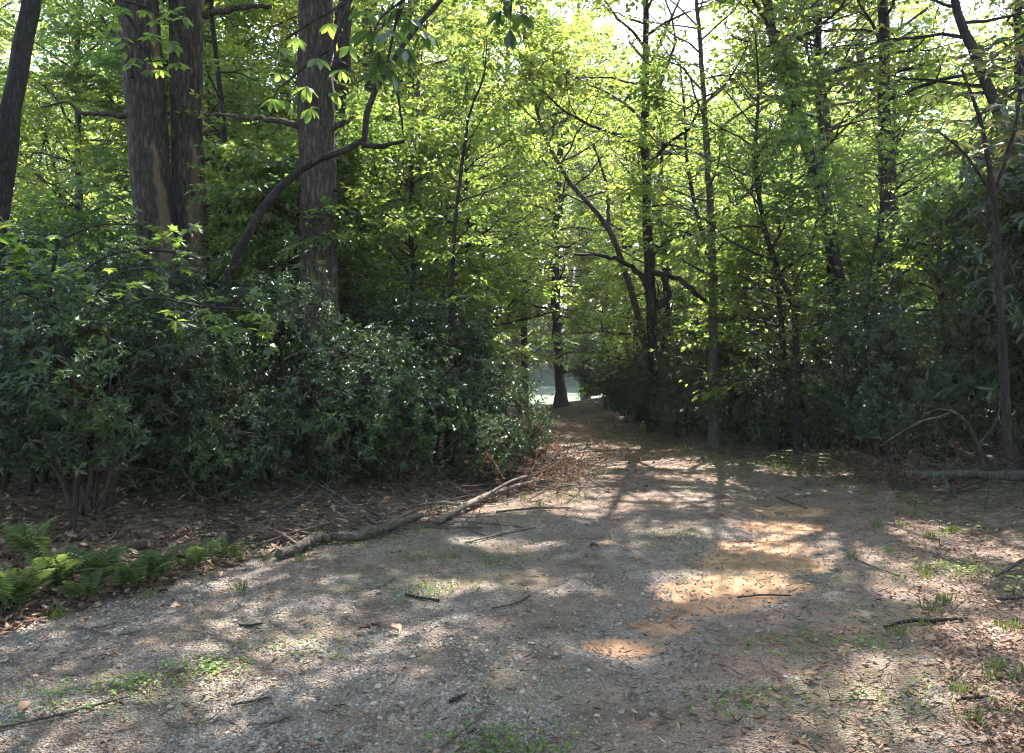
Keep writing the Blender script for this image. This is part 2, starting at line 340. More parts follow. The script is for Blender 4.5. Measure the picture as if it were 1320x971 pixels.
# ------------------------------------------------------------------ tree grower
def limbs_and_leaves(wood, leaf, trunk, trad, z0, z1, n, reach, rise=.35, subs=7, spn=5, m=10, sl=.42, lf=.09, ratio=.6,
                     mask=None, seed=0, top=.6, az=None, minr=.003, gap=0.0):
    r = random.Random(seed)
    zs = trunk[:, 2]; O = []; D = []
    for i in range(n):
        t = (i+.5)/n; z = z0+(z1-z0)*t**.9
        k = np.array([np.interp(z, zs, trunk[:, c]) for c in range(3)]) if zs[-1] > zs[0] else trunk[0]
        rb = float(np.interp(z, zs, trad))
        a = i*2.4+r.uniform(-.8, .8) if az is None else r.uniform(*az)
        L = reach*(1-(1-top)*t**1.4)*r.uniform(.5, 1.25)
        d = np.array([math.cos(a), math.sin(a), rise+t*.6+r.uniform(-.3, .4)])
        P = wander(k, d, L, 7, .2, .1, r); r0 = min(rb*.5, .012+L*.009)
        rr = np.linspace(r0, minr, 8)
        tube(wood, P, rr, 5, cap=False)
        for j in range(subs):
            s = .22+.78*(j+r.random()*.6)/subs; q = s*7; b = int(min(q, 6)); p = P[b]+(P[b+1]-P[b])*(q-b); dd = unit(P[b+1]-P[b])
            side = 1 if j % 2 else -1; aa = side*r.uniform(.5, 1.1); ca, sa = math.cos(aa), math.sin(aa)
            d2 = np.array([dd[0]*ca-dd[1]*sa, dd[0]*sa+dd[1]*ca, dd[2]*.5+r.uniform(-.35, .4)])
            l2 = L*.38*(1.15-.6*s)*r.uniform(.7, 1.2)
            Q = wander(p, d2, l2, 4, .16, 0, r); r2 = max(np.interp(s, [0, 1], [r0, minr])*.6, .003)
            tube(wood, Q, np.linspace(r2, .003, 5), 3, cap=False)
            for u in range(spn):
                s2 = (u+1)/spn*4; b2 = int(min(s2, 3)); p2 = Q[b2]+(Q[b2+1]-Q[b2])*min(s2-b2, 1); d3 = unit(Q[b2+1]-Q[b2])
                sg = 1 if u % 2 else -1; bb = sg*r.uniform(.3, 1.1) if u < spn-1 else 0
                cb, sb = math.cos(bb), math.sin(bb)
                O.append(p2); D.append([d3[0]*cb-d3[1]*sb, d3[0]*sb+d3[1]*cb, d3[2]*.5+r.uniform(-.35, .2)])
    O = np.array(O); D = np.array(D)
    if gap:
        g = fbm(O[:, 0]*.9+seed, O[:, 2]*.9+O[:, 1]*.5, seed+3, 2); k = g > gap+.06; O = O[k]; D = D[k]
    sprays(leaf, O, D, m, sl, lf, ratio, .3, mask=mask)
    return O, D
def ground_z(x, y): return float(ground(x, y))

# ================================================================== THE SETTING
def axis(lo, hi, n, p=1.0): return lo+(hi-lo)*np.linspace(0, 1, n)**p
def grid_mesh(name, X, Y, Z, mat, attrs=None, keep=None):
    n, m = X.shape; V = np.stack([X, Y, Z], -1).reshape(-1, 3)
    i = np.arange(n-1)[:, None]*m+np.arange(m-1)[None, :]
    f = np.stack([i, i+1, i+m+1, i+m], -1).reshape(-1, 4)
    if keep is not None: f = f[keep[:-1, :-1].ravel()]
    a = Acc(); a.add(V, f, 0, True); me = a.mesh(name, mat)
    for k, v in (attrs or {}).items():
        at_ = me.attributes.new(k, 'FLOAT', 'POINT'); at_.data.foreach_set('value', np.asarray(v, np.float32).ravel())
    o = bpy.data.objects.new(name, me); C.objects.link(o); o['kind'] = 'structure'; return o

def floor_mat():
    m, n, b = newmat('leaf_litter_floor'); L = n.links; tc = N(n, 'ShaderNodeTexCoord')
    v = N(n, 'ShaderNodeTexVoronoi'); v.inputs['Scale'].default_value = 16; L.new(tc.outputs['Object'], v.inputs['Vector'])
    r = ramp(n, [(0, (.05, .03, .022)), (.5, (.12, .07, .045)), (1, (.22, .14, .09))]); L.new(v.outputs['Color'], r.inputs[0])
    nz = N(n, 'ShaderNodeTexNoise'); nz.inputs['Scale'].default_value = .8; nz.inputs['Detail'].default_value = 6; L.new(tc.outputs['Object'], nz.inputs['Vector'])
    r2 = ramp(n, [(.4, (.08, .06, .045)), (.62, (.06, .075, .03))]); L.new(nz.outputs[0], r2.inputs[0])
    mx = N(n, 'ShaderNodeMix', data_type='RGBA'); mx.inputs[0].default_value = .35; L.new(r.outputs[0], mx.inputs[6]); L.new(r2.outputs[0], mx.inputs[7])
    q6 = N(n, 'ShaderNodeTexNoise'); q6.inputs['Scale'].default_value = 3.2; q6.inputs['Detail'].default_value = 9; q6.inputs['Roughness'].default_value = .75; L.new(tc.outputs['Object'], q6.inputs['Vector'])
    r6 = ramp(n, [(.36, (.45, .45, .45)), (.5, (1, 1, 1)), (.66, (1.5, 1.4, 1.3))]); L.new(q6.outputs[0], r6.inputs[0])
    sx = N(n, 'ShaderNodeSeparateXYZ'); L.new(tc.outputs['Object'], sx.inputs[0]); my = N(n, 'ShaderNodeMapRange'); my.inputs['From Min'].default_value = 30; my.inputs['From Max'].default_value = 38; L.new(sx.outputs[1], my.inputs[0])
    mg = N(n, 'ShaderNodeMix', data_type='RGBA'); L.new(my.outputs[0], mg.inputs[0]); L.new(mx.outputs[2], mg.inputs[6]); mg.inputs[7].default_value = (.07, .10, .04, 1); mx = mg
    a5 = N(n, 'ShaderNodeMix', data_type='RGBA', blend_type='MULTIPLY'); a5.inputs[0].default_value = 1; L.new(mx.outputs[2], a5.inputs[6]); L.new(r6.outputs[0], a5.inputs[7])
    L.new(a5.outputs[2], b.inputs['Base Color']); b.inputs['Roughness'].default_value = .95
    bp = N(n, 'ShaderNodeBump'); bp.inputs['Strength'].default_value = .8; bp.inputs['Distance'].default_value = .03; L.new(v.outputs['Distance'], bp.inputs['Height']); L.new(bp.outputs[0], b.inputs['Normal'])
    return m
def path_mat():
    m, n, b = newmat('gravel_and_clay'); L = n.links; tc = N(n, 'ShaderNodeTexCoord')
    def nzz(s, d=5, ro=.6):
        q = N(n, 'ShaderNodeTexNoise'); q.inputs['Scale'].default_value = s; q.inputs['Detail'].default_value = d; q.inputs['Roughness'].default_value = ro; L.new(tc.outputs['Object'], q.inputs['Vector']); return q
    v = N(n, 'ShaderNodeTexVoronoi'); v.inputs['Scale'].default_value = 75; L.new(tc.outputs['Object'], v.inputs['Vector'])
    r = ramp(n, [(0, (.06, .05, .042)), (.5, (.185, .162, .138)), (1, (.35, .32, .29))]); L.new(v.outputs['Color'], r.inputs[0])
    v2 = N(n, 'ShaderNodeTexVoronoi'); v2.inputs['Scale'].default_value = 140; L.new(tc.outputs['Object'], v2.inputs['Vector'])
    rs = ramp(n, [(0, (.09, .066, .045)), (1, (.25, .19, .14))]); L.new(v2.outputs['Color'], rs.inputs[0])
    a1 = N(n, 'ShaderNodeMix', data_type='RGBA'); q = nzz(1.6); rq = ramp(n, [(.4, (0, 0, 0)), (.6, (1, 1, 1))]); L.new(q.outputs[0], rq.inputs[0])
    L.new(rq.outputs[0], a1.inputs[0]); L.new(r.outputs[0], a1.inputs[6]); L.new(rs.outputs[0], a1.inputs[7])
    # rusty needles
    att = N(n, 'ShaderNodeAttribute', attribute_name='rust'); q2 = nzz(9, 8, .7)
    ms = N(n, 'ShaderNodeMath', operation='MULTIPLY'); rr = ramp(n, [(.38, (0, 0, 0)), (.58, (1, 1, 1))]); L.new(q2.outputs[0], rr.inputs[0]); L.new(att.outputs['Fac'], ms.inputs[0]); L.new(rr.outputs[0], ms.inputs[1])
    a2 = N(n, 'ShaderNodeMix', data_type='RGBA'); L.new(ms.outputs[0], a2.inputs[0]); L.new(a1.outputs[2], a2.inputs[6]); a2.inputs[7].default_value = (.25, .155, .105, 1)
    # clay wash
    ac = N(n, 'ShaderNodeAttribute', attribute_name='clay'); q3 = nzz(11, 8, .7)
    ad = N(n, 'ShaderNodeMath', operation='ADD'); L.new(ac.outputs['Fac'], ad.inputs[0]); 
    sb = N(n, 'ShaderNodeMath', operation='MULTIPLY_ADD'); L.new(q3.outputs[0], sb.inputs[0]); sb.inputs[1].default_value = .9; sb.inputs[2].default_value = -.5; L.new(sb.outputs[0], ad.inputs[1])
    rc = ramp(n, [(.34, (0, 0, 0)), (.72, (.92, .92, .92))]); L.new(ad.outputs[0], rc.inputs[0])
    q4 = nzz(5, 4); r4 = ramp(n, [(.3, (.26, .135, .07)), (.7, (.37, .205, .11))]); L.new(q4.outputs[0], r4.inputs[0])
    a3 = N(n, 'ShaderNodeMix', data_type='RGBA'); L.new(rc.outputs[0], a3.inputs[0]); L.new(a2.outputs[2], a3.inputs[6]); L.new(r4.outputs[0], a3.inputs[7])
    # moss / green film
    ag = N(n, 'ShaderNodeAttribute', attribute_name='moss'); q5 = nzz(20, 6, .7); r5 = ramp(n, [(.45, (0, 0, 0)), (.6, (1, 1, 1))]); L.new(q5.outputs[0], r5.inputs[0])
    mg = N(n, 'ShaderNodeMath', operation='MULTIPLY'); L.new(ag.outputs['Fac'], mg.inputs[0]); L.new(r5.outputs[0], mg.inputs[1])
    a4 = N(n, 'ShaderNodeMix', data_type='RGBA'); L.new(mg.outputs[0], a4.inputs[0]); L.new(a3.outputs[2], a4.inputs[6]); a4.inputs[7].default_value = (.16, .19, .08, 1)
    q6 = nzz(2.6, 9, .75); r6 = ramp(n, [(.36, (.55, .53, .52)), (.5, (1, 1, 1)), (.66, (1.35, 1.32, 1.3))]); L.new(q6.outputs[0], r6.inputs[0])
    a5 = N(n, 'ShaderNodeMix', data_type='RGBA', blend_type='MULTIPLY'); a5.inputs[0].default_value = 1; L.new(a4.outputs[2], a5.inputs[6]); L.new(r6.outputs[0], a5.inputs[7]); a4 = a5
    L.new(a4.outputs[2], b.inputs['Base Color']); b.inputs['Roughness'].default_value = .92; b.inputs['Specular IOR Level'].default_value = .25
    h = N(n, 'ShaderNodeMath', operation='ADD'); L.new(v.outputs['Distance'], h.inputs[0]); L.new(q3.outputs[0], h.inputs[1])
    inv = N(n, 'ShaderNodeMath', operation='SUBTRACT'); inv.inputs[0].default_value = 1; L.new(rc.outputs[0], inv.inputs[1])
    st = N(n, 'ShaderNodeMath', operation='MULTIPLY_ADD'); L.new(inv.outputs[0], st.inputs[0]); st.inputs[1].default_value = .6; st.inputs[2].default_value = .25
    bp = N(n, 'ShaderNodeBump'); bp.inputs['Distance'].default_value = .035; L.new(st.outputs[0], bp.inputs['Strength']); L.new(h.outputs[0], bp.inputs['Height']); L.new(bp.outputs[0], b.inputs['Normal'])
    return m
M['floor'] = floor_mat(); M['path'] = path_mat()

xs = np.concatenate([-axis(12, 400, 30, 2.2)[::-1], np.linspace(-11.9, 11.9, 130), axis(12, 400, 30, 2.2)])
ys = np.concatenate([axis(0, -60, 16, 1.8)[::-1][:-1], axis(0, 40, 200, 1.3), axis(40.5, 500, 60, 2)])
X, Y = np.meshgrid(xs, ys); Z = ground(X, Y)
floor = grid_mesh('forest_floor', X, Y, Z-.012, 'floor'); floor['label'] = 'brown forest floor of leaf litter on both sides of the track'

def clay_amt(x, y):
    def el(px, py, rx, ry):
        d = gdist(py); d0 = gdist(py+ry); d1 = gdist(py-ry)
        return 1.15-.6*((((x-(px-CX)/F*d)/(rx*1.15/F*d))**2)+((y-(d0+d1)/2)/((d1-d0)/2))**2)
    c = np.full(np.shape(x), 0.)
    for a in [(800, 826, 50, 10), (850, 800, 40, 10), (900, 778, 60, 16), (950, 755, 90, 20), (985, 722, 70, 18), (985, 700, 60, 14), (1005, 676, 50, 10), (1020, 655, 40, 7)]:
        c = np.maximum(c, el(*a))
    return np.clip(c+.0+.8*(fbm(x*3.4, y*3.4, 77, 5)-.5), 0, 1)
def rust_amt(x, y):
    d = edgeR(y)-x
    return np.clip(.25+.75*(1-sstep(.3, 2.6, d))+.6*(fbm(x*1.1, y*.9, 61)-.45)+.5*sstep(7, 9, y)*(1-sstep(14, 20, y)), 0, 1)
def moss_amt(x, y):
    return np.clip(sstep(.56, .7, fbm(x*1.3, y*1.0, 71))*.45, 0, 1)
ny, nx = 340, 120
yy = axis(-6, 36, ny, 1.35)[:, None]*np.ones((1, nx)); tt = np.linspace(0, 1, nx)[None, :]
eLr = edgeL(yy)+.35*(fbm(yy*1.6, yy*0+2, 41)-.5)+.15*(fbm(yy*6, yy*0, 42)-.5); eRr = edgeR(yy)+.5*(fbm(yy*1.4, yy*0+8, 43)-.5)+.2*(fbm(yy*6, yy*0, 44)-.5)
XX = eLr+(eRr-eLr)*tt
dip = clay_amt(XX, yy)
ZZ = ground(XX, yy)+.006*np.minimum(1, 8*tt*(1-tt)*4)-.008+.012*(fbm(XX*9, yy*9, 81, 3)-.5)*(1-dip)-.02*dip
ZZ = np.maximum(ZZ, ground(XX, yy)-.010)
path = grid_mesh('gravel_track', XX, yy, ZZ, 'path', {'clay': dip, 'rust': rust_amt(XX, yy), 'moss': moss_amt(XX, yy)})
path['label'] = 'gravel woodland track with an orange clay wash running down it'
def gz(x, y): return np.maximum(ground(x, y)-.004, ground(x, y)-.012)

# pond
m, n, b = newmat('pond_water'); b.inputs['Base Color'].default_value = (.09, .12, .08, 1); b.inputs['Roughness'].default_value = .3; b.inputs['Specular IOR Level'].default_value = .1
tc = N(n, 'ShaderNodeTexCoord'); mp = N(n, 'ShaderNodeMapping'); mp.inputs['Scale'].default_value = (.6, 2.2, 1); n.links.new(tc.outputs['Object'], mp.inputs[0])
q = N(n, 'ShaderNodeTexNoise'); q.inputs['Scale'].default_value = 1.5; q.inputs['Detail'].default_value = 4; n.links.new(mp.outputs[0], q.inputs['Vector'])
bp = N(n, 'ShaderNodeBump'); bp.inputs['Strength'].default_value = .5; bp.inputs['Distance'].default_value = .1; n.links.new(q.outputs[0], bp.inputs['Height']); n.links.new(bp.outputs[0], b.inputs['Normal'])
M['water'] = m
X, Y = np.meshgrid(np.linspace(-16, 24, 30), np.linspace(32.6, 82, 50))
pond = grid_mesh('pond', X, Y, np.full(X.shape, -.58), 'water'); pond['label'] = 'pale still pond glimpsed beyond the end of the track'

# ================================================================== TREES WITH A SHAPE OF THEIR OWN
def px_path(pts, Y, ztop=None, base=True):
    Ys = Y if hasattr(Y, '__len__') else [Y]*len(pts)
    P = [at(p[0], p[1], y) for p, y in zip(pts, Ys)]; rad = [p[2]/2/F*y for p, y in zip(pts, Ys)]
    if base:
        g = ground_z(P[0][0], P[0][1]); P[0][2] = g-.12
    if ztop:
        d = unit(P[-1]-P[-2]); k = (ztop-P[-1][2])/max(d[2], .4); r1 = rad[-1]
        P.append(P[-1]+d*k*.5+np.array([.15, 0, 0])); rad.append(r1*.72); P.append(P[-1]+np.array([d[0]*k*.25, 0, k*.5])); rad.append(r1*.35)
    return np.array(P), np.array(rad)
def hero(name, label, pts, Y, ztop=None, bark='bark', leafm='canopy', k=14, crown=None, rough=.16, flare=1.35, cat='tree', limbs=(), group=None, seed=0, scar=None, over=()):
    P, rad = px_path(pts, Y, ztop); root = empty(name, (P[0][0], P[0][1], ground_z(P[0][0], P[0][1])), label, cat, group)
    org = np.array(root.location)
    Ps, rs = smooth_path(P, rad, 230 if k > 40 else (40 if k > 10 else 26))
    if k < 30: Ps[1:-1] += np.random.default_rng(seed+5).normal(0, 1, (len(Ps)-2, 3))*(rs[1:-1]*.14)[:, None]; rough = max(rough, .26)
    h = Ps[:, 2]-org[2]; rs = rs*(1+(flare-1)*np.exp(-np.maximum(h, 0)/.28))
    wood = Acc(); tube(wood, Ps, rs, k, rough, seed, attrf=scar, ridge=.022 if k > 40 else 0)
    wood.build('trunk', bark, root, attr='scar', origin=org)
    tw = Acc(); lf = Acc()
    for L in limbs:                      # limbs seen in the photograph: a list of (px, py, width) and a depth
        q = [at(p[0], p[1], L[1]) for p in L[0]]; qr = [p[2]/2/F*L[1] for p in L[0]]
        Q, qq = smooth_path(q, qr, 5*len(q)); Q[1:-1] += np.random.default_rng(seed+6).normal(0, 1, (len(Q)-2, 3))*(qq[1:-1]*.25)[:, None]; tube(tw, Q, qq, 7, .4, seed+5)
        if len(L) > 2:                   # leafy twigs along it
            nn, s0, ll, lsz = L[2]; O = []; D = []
            r = random.Random(seed+3)
            for i in range(nn):
                s = s0+(1-s0)*(i+r.random())/nn; b = min(int(s*(len(Q)-1)), len(Q)-2); p = Q[b]; a = r.uniform(0, 6.28)
                T = wander(p, [math.cos(a), math.sin(a)*.6, r.uniform(-.1, .25)], ll*r.uniform(.6, 1.2), 4, .2, 0, r); tube(tw, T, np.linspace(.008, .003, 5), 3, cap=False)
                for u in (2, 3, 4): 
                    a2 = r.uniform(0, 6.28); dd = unit(T[u]-T[u-1])+.7*np.array([math.cos(a2), math.sin(a2), -.1]); O.append(T[u]); D.append(dd)
            sprays(lf, O, D, 9, .4, lsz, .6, .3)
    if crown: limbs_and_leaves(tw, lf, Ps, rs, seed=seed, **crown)
    for q in over: limbs_and_leaves(tw, lf, Ps, rs, seed=seed+77, **q)  # extra limbs above the view, added to shade the near track
    if tw.v: tw.build('limbs', bark, root, attr='scar', origin=org)
    if lf.v: lf.build('crown', leafm, root, origin=org)
    return root

def scar_of(strips):
    def f(V):
        px = CX+F*V[:, 0]/V[:, 1]; py = HY-(V[:, 2]-EYE)*F/V[:, 1]; s = np.zeros(len(V))
        for x0, y0, x1, y1, wd, wd2 in strips:
            t = np.clip((py-y0)/(y1-y0), 0, 1); c = x0+(x1-x0)*t; wv = wd+(wd2-wd)*t
            m = (py > y0-6) & (py < y1+6); s = np.maximum(s, np.where(m & (V[:, 1] < 13), 1-sstep(.7, 1.3, np.abs(px-c+6*(vnoise(py*.06, py*0, 5)-.5))/(wv/2)), 0))
        return s
    return f
UP = dict(mask=1.0, m=10, lf=.14, sl=.5, gap=.25)
hero('oak_tree', 'thick oak, left one of the close pair, pale strip of bare wood down its trunk', [(222, 606, 56), (213, 470, 52), (204, 330, 50), (192, 200, 50), (184, 90, 50), (178, 0, 50)], 11.6, 19, 'oak', k=84, rough=.10, flare=1.2,
     crown=dict(z0=8.6, z1=18.5, n=34, reach=5.4, subs=9, spn=6, **UP), seed=1, scar=scar_of([(198, 190, 216, 300, 5, 16), (212, 300, 222, 440, 20, 16), (196, 20, 200, 90, 8, 10)]),
     limbs=[([(165, 150, 9), (130, 146, 6), (100, 143, 5), (92, 134, 3.5), (55, 138, 2)], 11.4), ([(170, 100, 7), (150, 50, 5), (130, 20, 4)], 11.3)])
hero('oak_tree', 'thick oak, right one of the close pair, bark stripped to reddish wood below', [(252, 608, 54), (248, 470, 46), (247, 330, 43), (242, 200, 43), (240, 90, 43), (240, 0, 43)], 12.0, 20, 'oak', k=84, rough=.10, flare=1.2,
     crown=dict(z0=9, z1=19.5, n=34, reach=5.2, subs=9, spn=6, **UP), seed=2, scar=scar_of([(248, 185, 258, 260, 5, 14), (252, 260, 256, 350, 20, 22)]),
     limbs=[([(232, 60, 8), (222, 30, 5), (218, 0, 4)], 11.7), ([(262, 20, 9), (300, 12, 8), (350, 8, 6)], 11.8)])
hero('oak_tree', 'broad dark oak standing alone behind the left shrubs, stubs on its right side', [(412, 606, 56), (412, 520, 52), (412, 400, 50), (410, 260, 50), (407, 120, 48), (407, 0, 46)], 11.4, 19, 'oak', k=84, rough=.10, flare=1.25,
     crown=dict(z0=8.6, z1=18.5, n=34, reach=5.4, subs=9, spn=6, **UP), over=[dict(z0=8.4, z1=14, n=11, reach=8.5, subs=11, spn=6, az=(-.7, .6), **UP)], seed=3,
     limbs=[([(392, 162, 9), (350, 156, 7), (300, 150, 5), (262, 147, 3)], 11.3), ([(425, 88, 10), (440, 84, 8), (450, 86, 5)], 11.3), ([(425, 165, 8), (442, 160, 7), (456, 150, 3)], 11.3), ([(426, 244, 7), (440, 246, 5)], 11.3), ([(420, 70, 8), (432, 40, 7), (436, 10, 6)], 11.5)])
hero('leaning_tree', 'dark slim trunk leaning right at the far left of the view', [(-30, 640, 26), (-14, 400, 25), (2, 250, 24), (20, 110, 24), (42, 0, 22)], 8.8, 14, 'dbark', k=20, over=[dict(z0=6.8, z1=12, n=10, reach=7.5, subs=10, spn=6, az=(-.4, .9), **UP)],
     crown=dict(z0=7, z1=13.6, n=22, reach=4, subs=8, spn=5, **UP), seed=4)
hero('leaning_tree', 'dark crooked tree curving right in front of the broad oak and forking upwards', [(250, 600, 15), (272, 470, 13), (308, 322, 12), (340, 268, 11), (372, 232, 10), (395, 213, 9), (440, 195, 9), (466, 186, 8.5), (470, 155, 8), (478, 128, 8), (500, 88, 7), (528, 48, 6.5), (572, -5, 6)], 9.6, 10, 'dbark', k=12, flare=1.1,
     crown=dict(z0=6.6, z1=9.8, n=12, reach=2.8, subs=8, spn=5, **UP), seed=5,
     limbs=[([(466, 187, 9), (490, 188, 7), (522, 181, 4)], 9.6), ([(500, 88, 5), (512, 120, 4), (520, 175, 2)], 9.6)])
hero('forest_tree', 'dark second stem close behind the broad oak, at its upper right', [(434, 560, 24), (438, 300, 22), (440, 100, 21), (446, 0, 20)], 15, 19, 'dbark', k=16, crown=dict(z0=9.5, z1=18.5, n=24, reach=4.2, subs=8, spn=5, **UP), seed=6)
# thinner trunks further back on the left
for i, (pts, Yd, lab) in enumerate([
    ([(283, 560, 17), (278, 300, 16), (272, 100, 16), (268, 0, 14)], 19, 'grey forest trunk just right of the close oak pair'),
    ([(306, 545, 15), (304, 300, 14), (303, 100, 13), (300, 0, 12)], 22, 'grey forest trunk midway between oak pair and broad oak'),
    ([(370, 540, 15), (369, 300, 15), (368, 150, 14), (366, 0, 13)], 23, 'grey forest trunk just left of the broad oak'),
    ([(537, 535, 20), (536, 300, 18), (534, 150, 16), (532, 0, 14)], 22, 'tall straight grey trunk behind the left shrubs, right of the forked tree'),
    ([(482, 540, 16), (480, 300, 15), (476, 120, 14), (474, 0, 12)], 21, 'half hidden grey trunk behind the fork of the crooked tree'),
    ([(120, 540, 9), (104, 300, 8), (100, 100, 7)], 19, 'thin trunk standing in the gap left of the oak pair')]):
    hero('forest_tree', lab, pts, Yd, 17, 'bark', k=12, crown=dict(z0=5, z1=16.5, n=43, reach=4.1, subs=9, spn=6, m=10, lf=.13, sl=.5, gap=.3, mask=1.0), seed=20+i)
hero('sapling', 'black pencil-thin sapling trunk leaning between left shrubs and the track', [(578, 560, 7), (580, 440, 6), (586, 300, 5), (600, 180, 4), (604, 150, 3)], 11.5, 6.5, 'dbark', 'maple', k=8, rough=.05,
     crown=dict(z0=2.2, z1=6.4, n=14, reach=1.5, subs=5, spn=3, m=8, lf=.09, sl=.35, mask=1.0), seed=31)
hero('sapling', 'thin dark whip slanting between the pair of oaks and the broad oak', [(300, 560, 9), (296, 300, 8), (288, 150, 7), (272, 20, 6)], 13, 11, 'dbark', 'maple', k=8, rough=.05,
     crown=dict(z0=4.6, z1=10.4, n=12, reach=2.0, subs=5, spn=4, m=8, lf=.1, sl=.4, mask=1.0), seed=32)
# trees along the right and the end of the track
hero('lone_tree', 'dark tree with a flared base alone on the mound at the end of the track', [(724, 530, 17), (721, 490, 13), (718, 430, 12), (716, 330, 10), (722, 200, 8)], 27.2, 13, 'dbark', k=16, flare=1.45,
     crown=dict(z0=3.2, z1=12.5, n=56, reach=4.1, subs=9, spn=6, m=10, lf=.12, sl=.45, rise=.0, gap=.2), seed=41,
     limbs=[([(722, 480, 4), (745, 478, 3), (775, 500, 2)], 27), ([(722, 455, 4), (760, 455, 2.5), (790, 470, 1.5)], 27)])
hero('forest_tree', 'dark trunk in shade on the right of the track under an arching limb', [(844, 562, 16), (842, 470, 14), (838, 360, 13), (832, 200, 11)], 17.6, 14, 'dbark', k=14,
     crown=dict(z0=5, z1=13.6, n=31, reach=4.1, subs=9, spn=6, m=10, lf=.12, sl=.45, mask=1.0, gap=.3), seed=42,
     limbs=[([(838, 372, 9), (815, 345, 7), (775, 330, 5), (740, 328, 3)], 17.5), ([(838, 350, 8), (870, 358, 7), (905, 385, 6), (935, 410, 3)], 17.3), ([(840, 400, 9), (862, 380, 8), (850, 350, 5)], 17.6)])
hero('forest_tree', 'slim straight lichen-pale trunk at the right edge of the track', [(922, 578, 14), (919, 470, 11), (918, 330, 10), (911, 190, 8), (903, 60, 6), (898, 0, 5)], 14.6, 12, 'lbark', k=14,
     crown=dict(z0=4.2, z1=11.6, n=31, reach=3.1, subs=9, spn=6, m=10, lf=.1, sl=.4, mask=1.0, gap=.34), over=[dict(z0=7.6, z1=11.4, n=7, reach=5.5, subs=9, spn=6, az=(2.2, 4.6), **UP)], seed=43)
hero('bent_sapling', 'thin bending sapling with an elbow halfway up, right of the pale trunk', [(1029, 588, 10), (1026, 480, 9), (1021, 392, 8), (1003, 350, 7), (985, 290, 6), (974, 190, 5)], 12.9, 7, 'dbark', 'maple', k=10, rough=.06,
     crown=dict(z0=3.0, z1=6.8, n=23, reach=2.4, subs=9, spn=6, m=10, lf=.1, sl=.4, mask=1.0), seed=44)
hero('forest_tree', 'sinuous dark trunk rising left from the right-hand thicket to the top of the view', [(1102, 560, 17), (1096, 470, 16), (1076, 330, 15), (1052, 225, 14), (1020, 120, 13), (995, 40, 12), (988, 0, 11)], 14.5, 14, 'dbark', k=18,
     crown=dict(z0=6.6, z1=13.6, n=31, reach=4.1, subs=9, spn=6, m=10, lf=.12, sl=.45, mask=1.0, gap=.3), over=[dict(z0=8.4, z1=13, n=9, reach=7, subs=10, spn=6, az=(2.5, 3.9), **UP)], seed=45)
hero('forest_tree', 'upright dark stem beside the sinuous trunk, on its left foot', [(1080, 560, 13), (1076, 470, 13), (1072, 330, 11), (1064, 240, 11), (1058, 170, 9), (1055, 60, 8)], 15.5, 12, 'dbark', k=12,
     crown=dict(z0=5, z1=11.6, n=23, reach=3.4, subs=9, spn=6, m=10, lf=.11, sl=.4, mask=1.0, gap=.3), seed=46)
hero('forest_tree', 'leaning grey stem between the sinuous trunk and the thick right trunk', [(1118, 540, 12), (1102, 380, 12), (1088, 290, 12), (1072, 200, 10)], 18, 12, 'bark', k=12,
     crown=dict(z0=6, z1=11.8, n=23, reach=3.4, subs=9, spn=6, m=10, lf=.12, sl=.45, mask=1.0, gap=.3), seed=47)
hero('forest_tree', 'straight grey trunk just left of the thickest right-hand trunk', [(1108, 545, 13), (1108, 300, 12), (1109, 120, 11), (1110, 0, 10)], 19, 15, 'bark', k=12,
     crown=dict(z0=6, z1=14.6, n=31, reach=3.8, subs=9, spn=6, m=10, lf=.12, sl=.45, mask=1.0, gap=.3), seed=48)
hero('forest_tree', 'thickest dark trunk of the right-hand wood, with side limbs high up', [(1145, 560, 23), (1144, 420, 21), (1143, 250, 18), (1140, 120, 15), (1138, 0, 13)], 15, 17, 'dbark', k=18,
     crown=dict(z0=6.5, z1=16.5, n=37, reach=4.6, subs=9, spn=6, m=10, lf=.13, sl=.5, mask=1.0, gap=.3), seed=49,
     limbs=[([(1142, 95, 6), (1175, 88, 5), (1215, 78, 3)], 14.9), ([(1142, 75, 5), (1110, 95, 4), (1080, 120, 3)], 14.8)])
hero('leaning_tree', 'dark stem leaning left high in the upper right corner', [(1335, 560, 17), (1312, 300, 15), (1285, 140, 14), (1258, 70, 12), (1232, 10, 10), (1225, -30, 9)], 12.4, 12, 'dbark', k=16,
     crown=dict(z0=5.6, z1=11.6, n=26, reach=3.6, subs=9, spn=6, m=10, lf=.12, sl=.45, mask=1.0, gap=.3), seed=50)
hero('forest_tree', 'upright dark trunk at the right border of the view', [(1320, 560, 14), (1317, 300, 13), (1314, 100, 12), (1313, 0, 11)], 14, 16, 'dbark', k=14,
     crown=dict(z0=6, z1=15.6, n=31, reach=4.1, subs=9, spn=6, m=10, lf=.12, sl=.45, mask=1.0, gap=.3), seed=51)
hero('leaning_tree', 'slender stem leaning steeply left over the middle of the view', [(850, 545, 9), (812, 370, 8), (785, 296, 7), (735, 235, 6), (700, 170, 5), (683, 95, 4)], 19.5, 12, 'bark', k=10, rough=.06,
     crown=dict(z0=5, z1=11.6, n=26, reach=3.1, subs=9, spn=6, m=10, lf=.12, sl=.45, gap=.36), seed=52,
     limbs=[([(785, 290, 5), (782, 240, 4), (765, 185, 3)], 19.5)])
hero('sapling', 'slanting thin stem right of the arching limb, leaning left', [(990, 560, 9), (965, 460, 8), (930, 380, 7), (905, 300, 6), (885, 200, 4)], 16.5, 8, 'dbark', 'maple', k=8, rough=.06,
     crown=dict(z0=3, z1=7.6, n=20, reach=2.4, subs=9, spn=6, m=10, lf=.11, sl=.4, mask=1.0, gap=.3), seed=53)
